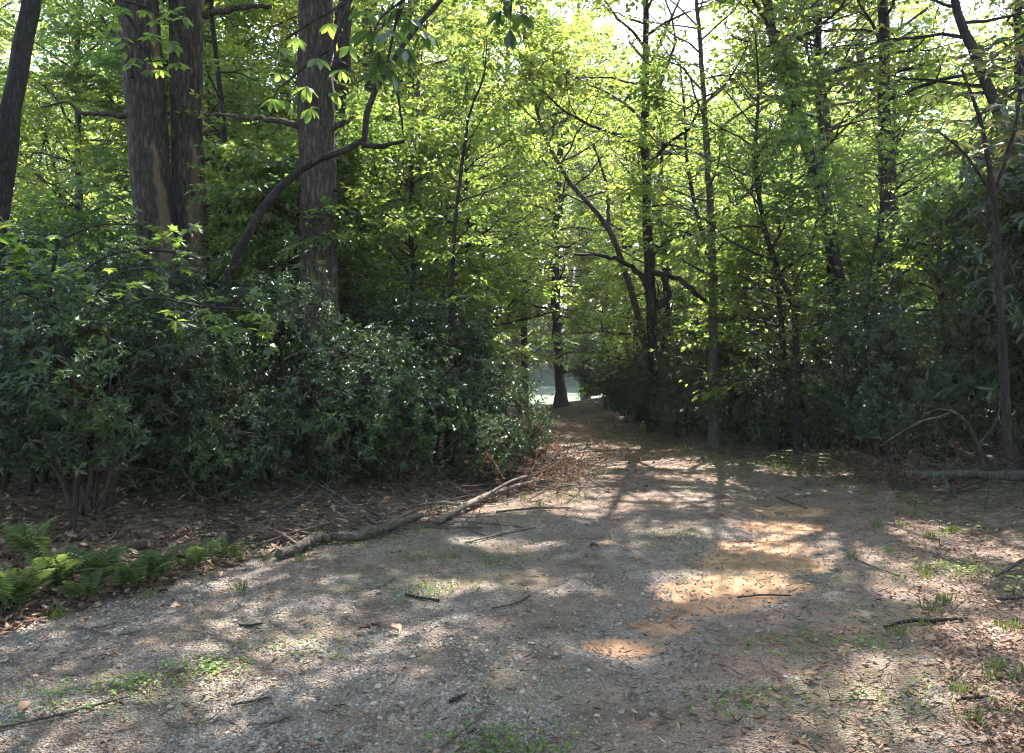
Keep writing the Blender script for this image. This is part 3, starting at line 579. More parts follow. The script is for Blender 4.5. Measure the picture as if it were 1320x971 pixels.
hero('sapling', 'thin stem curving up through the glossy thicket at right', [(1140, 590, 7), (1128, 500, 6), (1116, 430, 5), (1118, 380, 4)], 12, 5.2, 'dbark', 'maple', k=8, rough=.06,
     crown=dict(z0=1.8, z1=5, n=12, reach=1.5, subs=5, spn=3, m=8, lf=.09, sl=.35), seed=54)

for k_, (X_, Y_, h_, z_, rc_, lab) in enumerate([(-1.2, 18.5, 7.5, 1.7, 3.2, 'bright maple leaning its layers over the left side of the far track'), (3.9, 20.8, 8, 1.9, 3.3, 'bright maple reaching over the track from the right, before the mound'),
        (-2.0, 14.6, 6.0, 2.4, 2.5, 'light green understory tree above the bulging laurel'), (-6.6, 15.5, 7.5, 2.0, 3.0, 'light green understory tree left of the oak pair'), (5.9, 16.6, 6.5, 1.6, 2.8, 'bright yellow-green maple between the pale trunk and the right thicket'),
        (4.6, 13.6, 4.2, 1.0, 1.7, 'light green sapling leaning over the right edge of the track by the pale trunk'), (6.9, 12.6, 4.2, .9, 1.6, 'light green sapling among the glossy laurels at right'), (7.6, 15.9, 6.4, 1.4, 2.3, 'bright maple between sinuous trunk and thick right trunk'), (-3.4, 12.4, 4.8, 2.2, 1.7, 'light green sapling between the oak pair and the broad oak'), (8.4, 11.8, 5.0, 1.3, 1.8, 'green sapling just left of the right-hand rhododendrons'),
        (8.2, 16.8, 8, 1.8, 3.0, 'bright maple behind the thickest right-hand trunk'), (-1.4, 31.5, 9, 2.3, 3.4, 'bright tree hanging low over the pond shore, left of the lone tree')]):
    q = CX+F*X_/Y_; v0 = HY+EYE*F/Y_
    hero('understory_tree', lab, [(q, v0, 11), (q+12, v0-h_*.35/Y_*F, 9), (q+5, v0-h_*.8/Y_*F, 5), (q+8, v0-h_/Y_*F, 3)], Y_, None, 'dbark', 'maple', k=10, rough=.06,
         crown=dict(z0=z_, z1=h_*.97, n=40, reach=rc_, subs=9, spn=6, m=10, lf=.11, sl=.45, rise=.12, mask=1.0, gap=.22), seed=160+k_)

# ================================================================== TREES MASSED BEHIND
def generic(h, z0, n, reach, r0, bark, leafm, lfs, seed, subs=9, spn=6, m=9, sl=.5, rise=.35, gap=.35, lean=.05):
    r = random.Random(seed); P = np.array([[0, 0, -.15], [r.gauss(0, lean)*2, r.gauss(0, lean)*2, h*.3], [r.gauss(0, lean)*5, r.gauss(0, lean)*5, h*.65], [r.gauss(0, lean)*7, r.gauss(0, lean)*7, h]])
    Ps, rs = smooth_path(P, [r0*1.15, r0, r0*.65, .02], 22); w_ = Acc(); tube(w_, Ps, rs, 10, .12, seed)
    tw = Acc(); lf = Acc(); limbs_and_leaves(tw, lf, Ps, rs, z0, h*.97, n, reach, rise, subs, spn, m, sl, lfs, .6, None, seed, gap=gap)
    return [w_.mesh('trunk', bark, 'scar'), tw.mesh('limbs', bark, 'scar'), lf.mesh('crown', leafm)]
VAR = [generic(19, 3, 60, 3.9, .20, 'bark', 'canopy', .14, 101), generic(16, 1.6, 56, 3.7, .15, 'dbark', 'canopy', .14, 102),
       generic(10, 1.0, 48, 3.2, .09, 'dbark', 'canopy', .12, 103, rise=.2), generic(8, .7, 42, 2.8, .07, 'dbark', 'maple', .11, 104, rise=.15),
       generic(5.0, .4, 30, 1.8, .04, 'dbark', 'maple', .095, 105, rise=.2, subs=6), generic(23, 4, 64, 4.4, .24, 'bark', 'canopy', .15, 106)]
def place_tree(v, x, y, rz, s, name, label, group):
    root = empty(name, (x, y, ground_z(x, y)), label, 'tree', group); root.rotation_euler = (0, 0, rz); root.scale = (s, s, s)
    for nm, me in zip(('trunk', 'limbs', 'crown'), VAR[v]):
        o = bpy.data.objects.new(nm, me); C.objects.link(o); o.parent = root
    return root
r = random.Random(5)
ORD = ['leftmost', 'second from the left', 'third from the left', 'fourth from the left', 'fifth from the left', 'sixth from the left', 'rightmost']
def zone(n, x0, x1, y0, y1, vs, name, label, group, avoid=lambda x, y: False, mind=2.2, smin=.85, smax=1.15):
    pts = []; tries = 0; made = []
    while len(pts) < n and tries < 4000:
        tries += 1; y = r.uniform(y0, y1); x = r.uniform(x0, x1)
        if avoid(x, y) or abs(x) > y*.80+2 or any((x-a)**2+(y-b_)**2 < mind**2 for a, b_ in pts): continue
        pts.append((x, y)); t_ = place_tree(r.choice(vs), x, y, r.uniform(0, 6.28), r.uniform(smin, smax), name, label, group); made.append((x/y, t_))
    if n < 8:
        for i, (_, t_) in enumerate(sorted(made, key=lambda q: q[0])): t_['label'] = label+', '+(ORD[i] if i < len(made)-1 else 'rightmost')+' of its group'
zone(7, -15, -4, 17, 25, [2, 2, 3], 'understory_tree', 'leafy understory tree behind the left-hand shrubs', 'understory trees behind the left shrubs', mind=2.6)
zone(7, -24, -3, 25, 36, [1, 2, 2, 1], 'forest_tree', 'leafy forest tree deep in the left-hand wood', 'forest trees deep in the left wood', mind=3)
zone(5, 6, 18, 20.5, 26, [2, 2, 3], 'understory_tree', 'leafy understory tree in the right-hand wood', 'understory trees of the right wood', mind=2.4)
zone(6, 6, 26, 28, 39, [1, 2, 2, 1], 'forest_tree', 'leafy forest tree deep in the right-hand wood', 'forest trees deep in the right wood', mind=3)
zone(80, -74, 74, 80.5, 100, [0, 5, 5, 1, 2], 'far_tree', 'hazy tree on the slope beyond the pond', 'trees on the slope beyond the pond', mind=2.9, smin=1.25, smax=1.6)
zone(42, -46, 50, 38, 78, [0, 1, 5, 5], 'far_tree', 'tall tree on the banks at either side of the pond', 'trees on the pond banks', avoid=lambda x, y: -9 < x < 15 and not (x > y*.27+1), mind=4)
for v, x, y, s, lab in [(5, 0.3, 47, 1.25, 'tall tree behind the pond straight over the lone tree'), (5, 4.2, 44, 1.2, 'tall tree beyond the lone tree, left of the sky gap'), (5, 17.5, 46, 1.25, 'tall tree on the right pond bank, right of the sky gap'), (0, 13.2, 41, 1.35, 'tall tree on the right pond bank nearest the sky gap'), (5, -3.5, 46, 1.0, 'tall tree beyond the pond seen over the bent maple'), (0, 21.5, 43, 1.2, 'tall tree far right on the pond bank'), (3, -3.0, 21, 1.0, 'small bright tree left of the track just before it disappears'), (2, -3.2, 27, 1.1, 'bright tree on the left bank at the end of the track'),
                        (2, 4.9, 30, 1.1, 'bushy tree on the right bank at the end of the track'), (4, 4.2, 20.5, 1.1, 'low bright sapling on the shaded right side of the far track'),
                        (3, -1.9, 31, .9, 'low tree framing the pond on its left'), (1, 5.5, 36, 1.0, 'tall leafy tree at the right end of the pond shore'),
                        (1, -3.5, 35, 1.1, 'tall leafy tree at the left end of the pond shore'), (4, 3.2, 25, .9, 'low sapling right of the lone tree on the mound'),
                        (1, 0.6, 34.0, .9, 'broad low-crowned tree on the shore straight behind the lone tree'), (1, 6.8, 41, 1.0, 'tallest tree on the right shore of the pond'),
                        (0, -7.5, 38, 1.0, 'tallest tree showing above the left end of the track')]:
    place_tree(v, x, y, r.uniform(0, 6.28), s, 'understory_tree' if v in (2, 3, 4) else 'forest_tree', lab, None)

for i, (x, y, v) in enumerate([(-5, -5, 1), (-9, -3.5, 0), (5.5, -5.5, 1), (9.5, -3, 0), (0.5, -10, 1), (-4.5, -12, 0), (6, -12, 1), (-12, 1.5, 1), (-11.5, 6, 2), (11.5, 2.5, 1), (10.5, 6.5, 2), (-9, -9, 2), (10, -9, 2), (-7.8, 3.2, 2), (7.8, 2.0, 2), (14, -1, 0), (-15, -2, 0), (-2.5, -15, 2), (2.8, -15.5, 2)]):
    place_tree(v, x, y, i*1.3, 1, 'forest_tree', 'forest tree out of view beside or behind the viewpoint', 'trees beside and behind the viewpoint')  # unseen trees, added to shade the scene from the open sky

# ================================================================== SHRUBS
def shrub_meshes(Rr, H, nwh, leafm, seed, leaf=.075, ratio=.36, m=8, z0=.35, stems=8, big=False, lump=.42, sprd=.55):
    r = random.Random(seed); g = np.random.default_rng(seed)
    st = Acc(); lf = Acc(); nodes = []
    for i in range(stems):
        a = i/stems*6.28+r.uniform(-.3, .3); e = r.uniform(.2, 1)*sprd
        P = wander([math.cos(a)*.12, math.sin(a)*.12, -.1], [math.cos(a)*e, math.sin(a)*e, 1], H*r.uniform(.75, .95), 8, .22, .3, r)
        tube(st, P, np.linspace(r.uniform(.018, .034), .006, 9), 6, .1, seed+i); nodes += list(P[3:])
        for j in range(5):
            q = P[r.randint(2, 7)]; a2 = r.uniform(0, 6.28); Q = wander(q, [math.cos(a2), math.sin(a2), .35], r.uniform(.4, .9)*Rr, 5, .25, .1, r)
            tube(st, Q, np.linspace(.012, .004, 6), 4, cap=False); nodes += list(Q[2:])
    nodes = np.array(nodes)
    u = g.normal(0, 1, (nwh*2, 3)); u = u/np.linalg.norm(u, axis=1, keepdims=True)
    rad = .55+.45*g.random(nwh*2)**.6
    th = np.arctan2(u[:, 1], u[:, 0]); rad = rad*(.45+1.05*fbm(th*1.6+seed, u[:, 2]*2.6+3, seed, 3))
    c = H*.5; P = np.stack([u[:, 0]*rad*Rr, u[:, 1]*rad*Rr, c+u[:, 2]*rad*H*.55], 1)
    k = (P[:, 2] > z0) & (fbm(P[:, 0]*2.4+seed, P[:, 2]*2.4+P[:, 1]*1.7, seed+4, 3) > lump); P = P[k][:nwh]; uu = u[k][:nwh]
    D = uu+np.array([0, 0, .55])+g.normal(0, .3, uu.shape)
    h_ = len(P)//2; whorls(lf, P[:h_], D[:h_], m, leaf*.8, ratio, big); whorls(lf, P[h_:], D[h_:], m-1, leaf*1.25, ratio*1.15, big, .35)
    for p in P[::3]:                       # twigs that carry the tips
        q = nodes[np.argmin(((nodes-p)**2).sum(1))]; mid = (p+q)/2+g.normal(0, .05, 3)
        tube(st, np.array([q, mid, p]), [.006, .004, .002], 3, cap=False)
    return st.mesh('stems', 'stem', 'scar'), lf.mesh('foliage', leafm)
SV = [shrub_meshes(1.35, 2.5, 1500, 'laurel', 201, z0=.55, stems=10), shrub_meshes(1.5, 2.9, 1700, 'laurel', 202, z0=.6, stems=10), shrub_meshes(1.1, 1.9, 1100, 'laurel', 203, z0=.15),
      shrub_meshes(1.5, 3.6, 1700, 'dark', 204, .10, .45, 6), shrub_meshes(1.7, 5.0, 1500, 'rhodo', 205, .145, .30, 8, .5, 9, True, .36)]
def shrub(v, x, y, s, name, label, group=None, rz=None, sz=1):
    root = empty(name, (x, y, ground_z(x, y)-.02), label, 'shrub', group); root.rotation_euler = (0, 0, r.uniform(0, 6.28) if rz is None else rz); root.scale = (s, s, s*sz)
    for nm, me in zip(('stems', 'foliage'), SV[v]):
        o = bpy.data.objects.new(nm, me); C.objects.link(o); o.parent = root
    return root
for v, x, y, s, lab in [
    (0, -3.9, 7.2, .90, 'dark laurel shrub over the ferns at the left'), (0, -5.3, 7.8, 1.0, 'dark laurel shrub at the far left border, nearest the camera'),
    (1, -2.9, 9.0, .85, 'dark laurel shrub in front of the oak pair'), (1, -4.6, 9.8, .95, 'tall laurel left of the oak pair'),
    (0, -6.8, 9.8, 1.05, 'laurel filling the left border behind the nearest shrub'), (2, -1.55, 9.6, .95, 'drooping laurel at the foot of the broad oak'),
    (1, -1.0, 11.4, .85, 'grey-green laurel bulging towards the track'), (2, -.10, 10.9, .62, 'low laurel hanging over the brush pile'), (0, -1.9, 12.9, 1.1, 'laurel right behind the broad oak'),
    (3, -3.6, 13.6, .95, 'tall dark shrub between the oak pair and the broad oak'), (3, -5.6, 13.5, 1.0, 'tall dark shrub behind the left-hand oak'),
    (1, -1.5, 17.5, .9, 'shrub crowding the left edge of the far track'),
    (3, -8.2, 13.5, 1.0, 'tall dark shrub deep behind the left border'), (1, -2.5, 22.5, .9, 'shrub at the left bend of the far track'),
    (0, -2.4, 28, 1.0, 'shrub beside the pond shore on the left'),
    (2, 3.5, 19.9, .9, 'shaded low shrub right of the lone tree'), (1, 3.9, 17.8, .95, 'blackish shrub behind the shaded trunk'), (1, 4.6, 16.4, 1.0, 'dark shrub between the shaded trunk and the pale trunk'),
    (0, 5.4, 15.2, 1.0, 'dark shrub just right of the pale trunk'), (2, 4.9, 13.9, .9, 'low dark shrub at the foot of the bent sapling'),
    (1, 5.7, 12.8, .9, 'shiny laurel left part of the right-hand thicket'), (1, 5.55, 11.3, .8, 'glossiest laurel, sunlit white, in front of the sinuous trunk'),
    (0, 6.7, 10.2, .9, 'laurel behind the arched dead branch'), (3, 8.9, 12.8, .8, 'tall shrub behind the right-hand laurels'), 
    (3, 10.5, 15, 1.1, 'tall shrub at the right border behind the rhododendron'), (2, 3.3, 18.4, .7, 'low dark bush right where the track bends'), (2, 3.6, 16.2, .7, 'low dark bush left of the pale trunk'), (2, 4.4, 14.7, .65, 'low dark bush touching the pale trunk'), (2, 5.2, 13.1, .7, 'low bush between bent sapling and track'), (2, 6.0, 10.9, .6, 'low glossy bush in front of the glossiest laurel'), (2, -2.9, 7.9, .6, 'low laurel sprout between ferns and crooked log'), (2, 3.2, 21.5, .8, 'low bush on the right flank of the mound'), (2, -1.7, 19.5, .7, 'low bush on the left edge of the far track'), (2, -.35, 9.9, .45, 'lowest laurel sprig leaning out over the brush pile'),
    (3, -4.5, 10.9, .62, 'tall loose shrub hiding the foot of the oak pair'), (3, -6.6, 11.4, 1.0, 'tall loose shrub at the left border under the leaning trunk'), (3, -1.5, 12.6, .8, 'tall loose shrub right of the broad oak'), (2, -3.6, 8.3, .95, 'low laurel filling the gap under the nearest shrubs'), (2, -2.1, 9.0, .9, 'low laurel skirting the left bank above the crooked log'), (2, -5.2, 8.6, .95, 'low laurel under the far left shrubs'),
    (0, 3.0, 24, .8, 'dark shrub beyond the mound of the lone tree'), (3, 6.2, 18.2, 1.0, 'tall shrub deep behind the pale trunk')]:
    shrub(v, x, y, s, 'laurel_shrub' if v != 3 else 'tall_shrub', lab)
for i, (x, y) in enumerate([(-9, 81), (-3, 80.5), (1.5, 81), (5.6, 80.3), (9.5, 81), (13.8, 80.6), (18, 81), (22, 81.5), (-14, 81)]): shrub(3, x, y, 1.9, 'tall_shrub', 'pale green shrub on the far bank of the pond', 'shrubs on the far bank of the pond')
shrub(4, 6.9, 9.2, .95, 'rhododendron', 'tall rhododendron with long pale leaves at the right border', rz=1.1)
shrub(4, 7.9, 9.8, 1.1, 'rhododendron', 'rhododendron behind the tall one, out to the right border', rz=3.0)

# ================================================================== GROUND COVER
def cover_points(n, pymax, ymin, ymax, xl, xr):
    """points spread evenly in view: many near, few far"""
    py = rng.uniform(HY+EYE*F/ymax, HY+EYE*F/ymin, n); y = EYE*F/(py-HY)*(1+rng.normal(0, .02, n))
    a, b_ = xl(y), xr(y); x = a+(b_-a)*rng.random(n)
    return x, y
def stones(n, size0, size1, x, y, keepf):
    k = keepf(x, y); x, y = x[k], y[k]; n = len(x); s = size0+(size1-size0)*rng.random(n)**2.2
    base = np.array([[1, 0, -.4], [0, 1, -.4], [-1, 0, -.4], [0, -1, -.4], [0, 0, 1.]])
    V = base[None]*(.65+.6*rng.random((n, 5, 1)))+rng.normal(0, .18, (n, 5, 3)); V[..., 2] *= .55
    th = rng.random(n)*6.28; c, s_ = np.cos(th)[:, None], np.sin(th)[:, None]
    X_ = V[..., 0]*c-V[..., 1]*s_; Y_ = V[..., 0]*s_+V[..., 1]*c
    z = ground(x, y)-.004+.2*s
    V = np.stack([x[:, None]+X_*s[:, None], y[:, None]+Y_*s[:, None], z[:, None]+V[..., 2]*s[:, None]], -1)
    f = np.array([[0, 1, 4], [1, 2, 4], [2, 3, 4], [3, 0, 4]])
    F_ = (np.arange(n)[:, None, None]*5+f[None]).reshape(-1, 3)
    a = Acc(); a.add(V.reshape(-1, 3), F_, np.repeat(rng.random(n), 5)); return a
m, n, b = newmat('gravel_stone'); a_ = N(n, 'ShaderNodeAttribute', attribute_name='lv')
rp = ramp(n, [(0, (.085, .064, .048)), (.5, (.17, .142, .115)), (.88, (.24, .208, .172)), (1, (.33, .295, .25))]); n.links.new(a_.outputs['Fac'], rp.inputs[0]); n.links.new(rp.outputs[0], b.inputs['Base Color'])
b.inputs['Roughness'].default_value = .85; M['stone'] = m
def gravel_keep(x, y):
    d = fbm(x*1.1, y*1.1, 91, 3); return (rng.random(len(x)) < np.clip((d-.36)*5, .1, 1)*(1-.68*clay_amt(x, y))*(1-.55*rust_amt(x, y)))
x, y = cover_points(150000, 971, 2.9, 13, lambda y: edgeL(y)+.05, lambda y: edgeR(y)-.05)
stones(0, .004, .014, x, y, gravel_keep).build('gravel', 'stone', kind='stuff')['label'] = 'grey crushed stone gravel over the track'
# the largest stones, each one a piece of the track
stone_me = []
for i in range(6):
    g = np.random.default_rng(300+i); phi = (1+5**.5)/2
    iv = np.array([[-1, phi, 0], [1, phi, 0], [-1, -phi, 0], [1, -phi, 0], [0, -1, phi], [0, 1, phi], [0, -1, -phi], [0, 1, -phi], [phi, 0, -1], [phi, 0, 1], [-phi, 0, -1], [-phi, 0, 1]])/1.9
    fc = np.array([[0, 11, 5], [0, 5, 1], [0, 1, 7], [0, 7, 10], [0, 10, 11], [1, 5, 9], [5, 11, 4], [11, 10, 2], [10, 7, 6], [7, 1, 8], [3, 9, 4], [3, 4, 2], [3, 2, 6], [3, 6, 8], [3, 8, 9], [4, 9, 5], [2, 4, 11], [6, 2, 10], [8, 6, 7], [9, 8, 1]])
    iv = iv*(.7+.5*g.random((12, 1)))*np.array([1.15, .85, .55]); q = Acc(); q.add(iv, fc, .35+.6*g.random()); stone_me.append(q.mesh('stone', 'stone'))
x, y = cover_points(420, 971, 2.95, 6.0, lambda y: edgeL(y)+.2, lambda y: edgeR(y)-.3)
k = gravel_keep(x, y); x, y = x[k][:240], y[k][:240]
for i in range(len(x)):
    s = random.uniform(.014, .024); o = bpy.data.objects.new('stone', stone_me[i % 6]); C.objects.link(o); o.parent = path
    o.location = (x[i], y[i], ground_z(x[i], y[i])-.004+s*.2); o.scale = (s, s, s); o.rotation_euler = (random.uniform(-.3, .3), random.uniform(-.3, .3), random.uniform(0, 6.28))

def litter(x, y, s0, s1, lift=.02, ratio=(.35, .75)):
    n = len(x); z = ground(x, y)+rng.random(n)*lift; P = np.stack([x, y, z], 1); th = rng.random(n)*6.28
    D = np.stack([np.cos(th), np.sin(th), rng.normal(0, .25, n)], 1); Nn = np.stack([rng.normal(0, .4, n), rng.normal(0, .4, n), np.ones(n)], 1)
    L_ = s0+(s1-s0)*rng.random(n); a = Acc(); put_leaves(a, P, D, Nn, L_, L_*(ratio[0]+(ratio[1]-ratio[0])*rng.random(n)), rng.random(n), False, -.25+0*.1); return a
x1, y1 = cover_points(30000, 971, 3.4, 20, lambda y: edgeL(y)-np.minimum(8, .75*y), lambda y: edgeL(y)+.25)
litter(x1, y1, .035, .085).build('leaf_litter', 'litter', kind='stuff')['label'] = 'brown dead leaves strewn over the shaded left bank'
x1, y1 = cover_points(26000, 971, 2.9, 18, lambda y: edgeR(y)-.5, lambda y: edgeR(y)+np.minimum(5, .5*y))
litter(x1, y1, .012, .045, .012).build('leaf_litter', 'rust', kind='stuff')['label'] = 'rust-red dead leaves covering the right-hand bank'
x1, y1 = cover_points(9000, 971, 2.9, 16, edgeL, edgeR)
k = rng.random(len(x1)) < .15+.85*rust_amt(x1, y1)*(1-clay_amt(x1, y1)); litter(x1[k], y1[k], .012, .04, .006).build('leaf_crumbs', 'rust', kind='stuff')['label'] = 'crumbled brown leaf scraps scattered over the gravel'
x1, y1 = cover_points(15000, 971, 2.9, 14, edgeL, lambda y: edgeR(y)+1)
k = rng.random(len(x1)) < .25+.75*rust_amt(x1, y1)*(1-clay_amt(x1, y1)); litter(x1[k], y1[k], .03, .08, .006, (.018, .035)).build('pine_needles', 'litter', kind='stuff')['label'] = 'thin pine needles and straw strewn over the track'

x1, y1 = cover_points(6500, 600, 9, 31, lambda y: edgeL(y)-2.5, lambda y: edgeR(y)+2.5)
k = rng.random(len(x1)) < sstep(9, 17, y1)*np.clip(2.2*fbm(x1*.9, y1*.7, 55)-.4, 0, 1); x1, y1 = x1[k], y1[k]; litter(x1, y1, .04, .09, .02).build('leaf_drift', 'litter', kind='stuff')['label'] = 'dead leaves drifted over the far track and the mound of the lone tree'
# grass tufts and low weeds
gO = []; wO = []
for px, py, rx, ry, ng, nw in [(560, 757, 40, 10, 250, 60), (732, 638, 28, 7, 380, 30), (870, 690, 40, 7, 200, 20), (655, 960, 70, 18, 260, 120), (1118, 832, 30, 10, 60, 30), (1020, 832, 70, 14, 120, 60), (640, 718, 60, 8, 80, 120),
                               (265, 862, 40, 12, 30, 160), (175, 882, 30, 8, 20, 90), (790, 566, 30, 5, 260, 20), (690, 545, 30, 5, 200, 30), (735, 532, 30, 4, 260, 30), (820, 572, 60, 5, 260, 60), (930, 590, 60, 5, 200, 160), (1240, 735, 40, 8, 160, 220), (560, 716, 40, 6, 140, 60), (960, 905, 60, 16, 120, 80), (1170, 905, 90, 20, 160, 60),
                               (390, 830, 60, 14, 30, 90), (1040, 605, 80, 8, 700, 500), (1170, 620, 60, 8, 200, 260), (860, 575, 50, 4, 160, 30), (700, 612, 30, 8, 160, 60), (480, 700, 60, 8, 160, 80), (340, 705, 60, 8, 120, 120),
                               (1290, 640, 50, 22, 60, 420), (1080, 600, 70, 7, 500, 300), (1000, 598, 40, 6, 400, 200), (950, 610, 40, 4, 130, 60), (1220, 660, 60, 12, 60, 150), (90, 905, 90, 20, 30, 140)]:
    d = gdist(py); d0, d1 = gdist(py+ry), gdist(py-ry)
    for cnt, lst in ((ng, gO), (nw, wO)):
        q = rng.normal(0, .75, (cnt, 2)); lst.append(np.stack([(px-CX)/F*d+q[:, 0]*rx/F*d, (d0+d1)/2+q[:, 1]*(d1-d0)/2], 1))
tuf = []
for i in range(150):
    yy_ = random.uniform(3.2, 20); side_ = random.random() < .5; e_ = float(edgeL(yy_)) if side_ else float(edgeR(yy_)); cx_ = e_+random.gauss(.25 if side_ else -.25, .3); k_ = random.randint(14, 50)
    tuf.append(np.stack([cx_+rng.normal(0, .035, k_), yy_+rng.normal(0, .035, k_)], 1))
gO += tuf
g2 = np.concatenate(gO); n_ = len(g2); P = np.stack([g2[:, 0], g2[:, 1], ground(g2[:, 0], g2[:, 1])-.005], 1); th = rng.random(n_)*6.28
a = Acc(); put_leaves(a, P, np.stack([np.cos(th)*.5, np.sin(th)*.5, np.ones(n_)], 1), np.stack([np.cos(th), np.sin(th), 0*th], 1), rng.uniform(.012, .055, n_)*np.where(np.arange(n_) > n_-sum(len(q) for q in tuf), 1.7, 1), np.full(n_, .004), rng.random(n_), False, .2)
a.build('grass', 'grass', kind='stuff')['label'] = 'short bright grass tufts along the track'
g2 = np.concatenate(wO); n_ = len(g2); P = np.stack([g2[:, 0], g2[:, 1], ground(g2[:, 0], g2[:, 1])+rng.random(n_)*.035], 1); th = rng.random(n_)*6.28
a = Acc(); put_leaves(a, P, np.stack([np.cos(th), np.sin(th), rng.normal(.15, .2, n_)], 1), np.stack([rng.normal(0, .3, n_), rng.normal(0, .3, n_), np.ones(n_)], 1), rng.uniform(.018, .045, n_), rng.uniform(.012, .026, n_), rng.random(n_))
a.build('low_weeds', 'weed', kind='stuff')['label'] = 'low green weeds sprouting through gravel and litter'

# ================================================================== FERNS
def frond_mesh(L=.42, seed=0):
    g = random.Random(seed); a = Acc(); n_ = 15; T = []
    for i in range(n_+1):
        t = i/n_; T.append([0, L*(t*.92), L*(1.0*t-.85*t*t)+.0])
    T = np.array(T); tube(a, T, np.linspace(.0028, .001, n_+1), 3, cap=False)
    P = []; D = []; Nn = []; LL = []
    for i in range(3, n_+1):
        t = i/n_; d = unit(T[i]-T[i-1]); ln = L*.30*math.sin(math.pi*min(1, (.12+t*.9)))**.8*(1.05-t*.55)+.006; nn = unit(np.cross([1, 0, 0], d))
        for sg in (-1, 1):
            q = unit(np.array([sg, 0, 0])+d*.42-nn*.12); P.append(T[i]); D.append(q); Nn.append(nn); LL.append(ln*g.uniform(.85, 1.1))
    LL = np.array(LL); put_leaves(a, np.array(P), np.array(D), np.array(Nn), LL, LL*.20+.004, np.random.default_rng(seed).random(len(LL))*.6+.2, True, .15)
    return a.mesh('frond', 'fern')
FM = [frond_mesh(.42, i) for i in range(4)]
def fern(px, py, n_, s, label):
    d = gdist(py); x, y = (px-CX)/F*d, d; root = empty('fern', (x, y, ground_z(x, y)-.01), label, 'fern', 'ferns at the left edge of the track')
    for i in range(n_):
        o = bpy.data.objects.new('frond', FM[i % 4]); C.objects.link(o); o.parent = root; q = s*random.uniform(.75, 1.15); o.scale = (q, q, q)
        o.rotation_euler = (random.uniform(.35, .95), random.uniform(-.15, .15), i/n_*6.28+random.uniform(-.3, .3)); o.location = (random.uniform(-.04, .04), random.uniform(-.04, .04), 0)
for a in [(20, 790, 12, 1.0, 'leftmost yellow-green fern cut by the left border'), (70, 770, 13, 1.05, 'bushy fern second from the left border'), (40, 745, 10, .95, 'darker fern behind the two leftmost ferns'),
          (128, 757, 12, .95, 'upright fern under the laurel stems'), (170, 762, 9, .8, 'small fern in the middle of the fern row'), (205, 752, 10, .8, 'fern just right of the middle of the row'),
          (252, 735, 9, .75, 'lighter fern near the right end of the row'), (288, 722, 7, .6, 'smallest fern, last at the right of the row'), (110, 775, 8, .7, 'low fern in front of the upright one')]:
    fern(*a)

# ================================================================== FALLEN LOGS, STICKS, BRUSH
def gp(px, py, lift=0.0):
    d = gdist(py)
    for _ in range(3): d = (EYE-ground_z((px-CX)/F*d, d)-lift)*F/(py-HY)
    return np.array([(px-CX)/F*d, d, ground_z((px-CX)/F*d, d)+lift])
def lying(name, label, pts, mat, cat='stick', k=7, rough=.2, side=(), seed=0, group=None, n=None):
    """pts: (px, py, width in px, height of the axis above the ground in m)"""
    P = [gp(p[0], p[1], p[3]) for p in pts]; rad = [p[2]*(.75 if cat == 'stick' else .9)/2/F*q[1] for p, q in zip(pts, P)]
    Q, qr = smooth_path(P, rad, n or max(8, 9*len(P))); Q = Q+np.random.default_rng(seed).normal(0, 1, Q.shape)*(qr*.14)[:, None]; a = Acc(); org = Q[0].copy(); tube(a, Q, qr, k, rough*1.2, seed)
    if not side:
        o = a.build(name, mat, attr='scar', origin=org); o.location = tuple(org); return tag(o, label, cat, group)
    root = empty(name, org, label, cat, group); a.build('log' if cat == 'log' else 'stem', mat, root, attr='scar', origin=org)
    for S_ in side:
        P2 = [gp(p[0], p[1], p[3]) for p in S_]; r2 = [p[2]/2/F*q[1] for p, q in zip(S_, P2)]
        Q2, q2 = smooth_path(P2, r2, 5*len(P2)); b2 = Acc(); tube(b2, Q2, q2, 6, .15, seed+9); b2.build('branch', mat, root, attr='scar', origin=org)
    return root
lying('fallen_log', 'long crooked fallen log at the foot of the left bank', [(358, 715, 13, .04), (385, 706, 15, .05), (415, 693, 15, .06), (450, 692, 13, .05), (490, 683, 13, .06), (520, 672, 11, .06), (545, 664, 8, .07)], 'dead', 'log', 12, .25,
      side=[[(495, 684, 8, .06), (515, 668, 7, .10), (540, 655, 4, .12)], [(385, 704, 5, .07), (365, 690, 4, .14), (345, 680, 2, .2)]], seed=3)
lying('fallen_log', 'bare grey broken log lying from the bank towards the brush pile', [(565, 672, 9, .04), (590, 657, 9, .06), (625, 640, 9, .08), (655, 630, 6, .10), (700, 618, 5, .12)], 'pale', 'log', 10, .25,
      side=[[(625, 640, 5, .08), (660, 620, 4, .2), (690, 612, 3, .2)], [(600, 652, 4, .08), (570, 648, 4, .10), (540, 650, 2, .1)]], seed=4)
lying('fallen_log', 'fallen log resting level at the right border of the wood', [(1158, 606, 12, .16), (1200, 604, 14, .20), (1260, 602, 14, .22), (1330, 600, 15, .25), (1380, 598, 15, .26)], 'bark', 'log', 12, .2,
      side=[[(1215, 603, 6, .22), (1222, 628, 5, .08), (1218, 645, 4, .02)], [(1240, 602, 4, .22), (1225, 618, 4, .1), (1232, 640, 3, .02)]], seed=5)
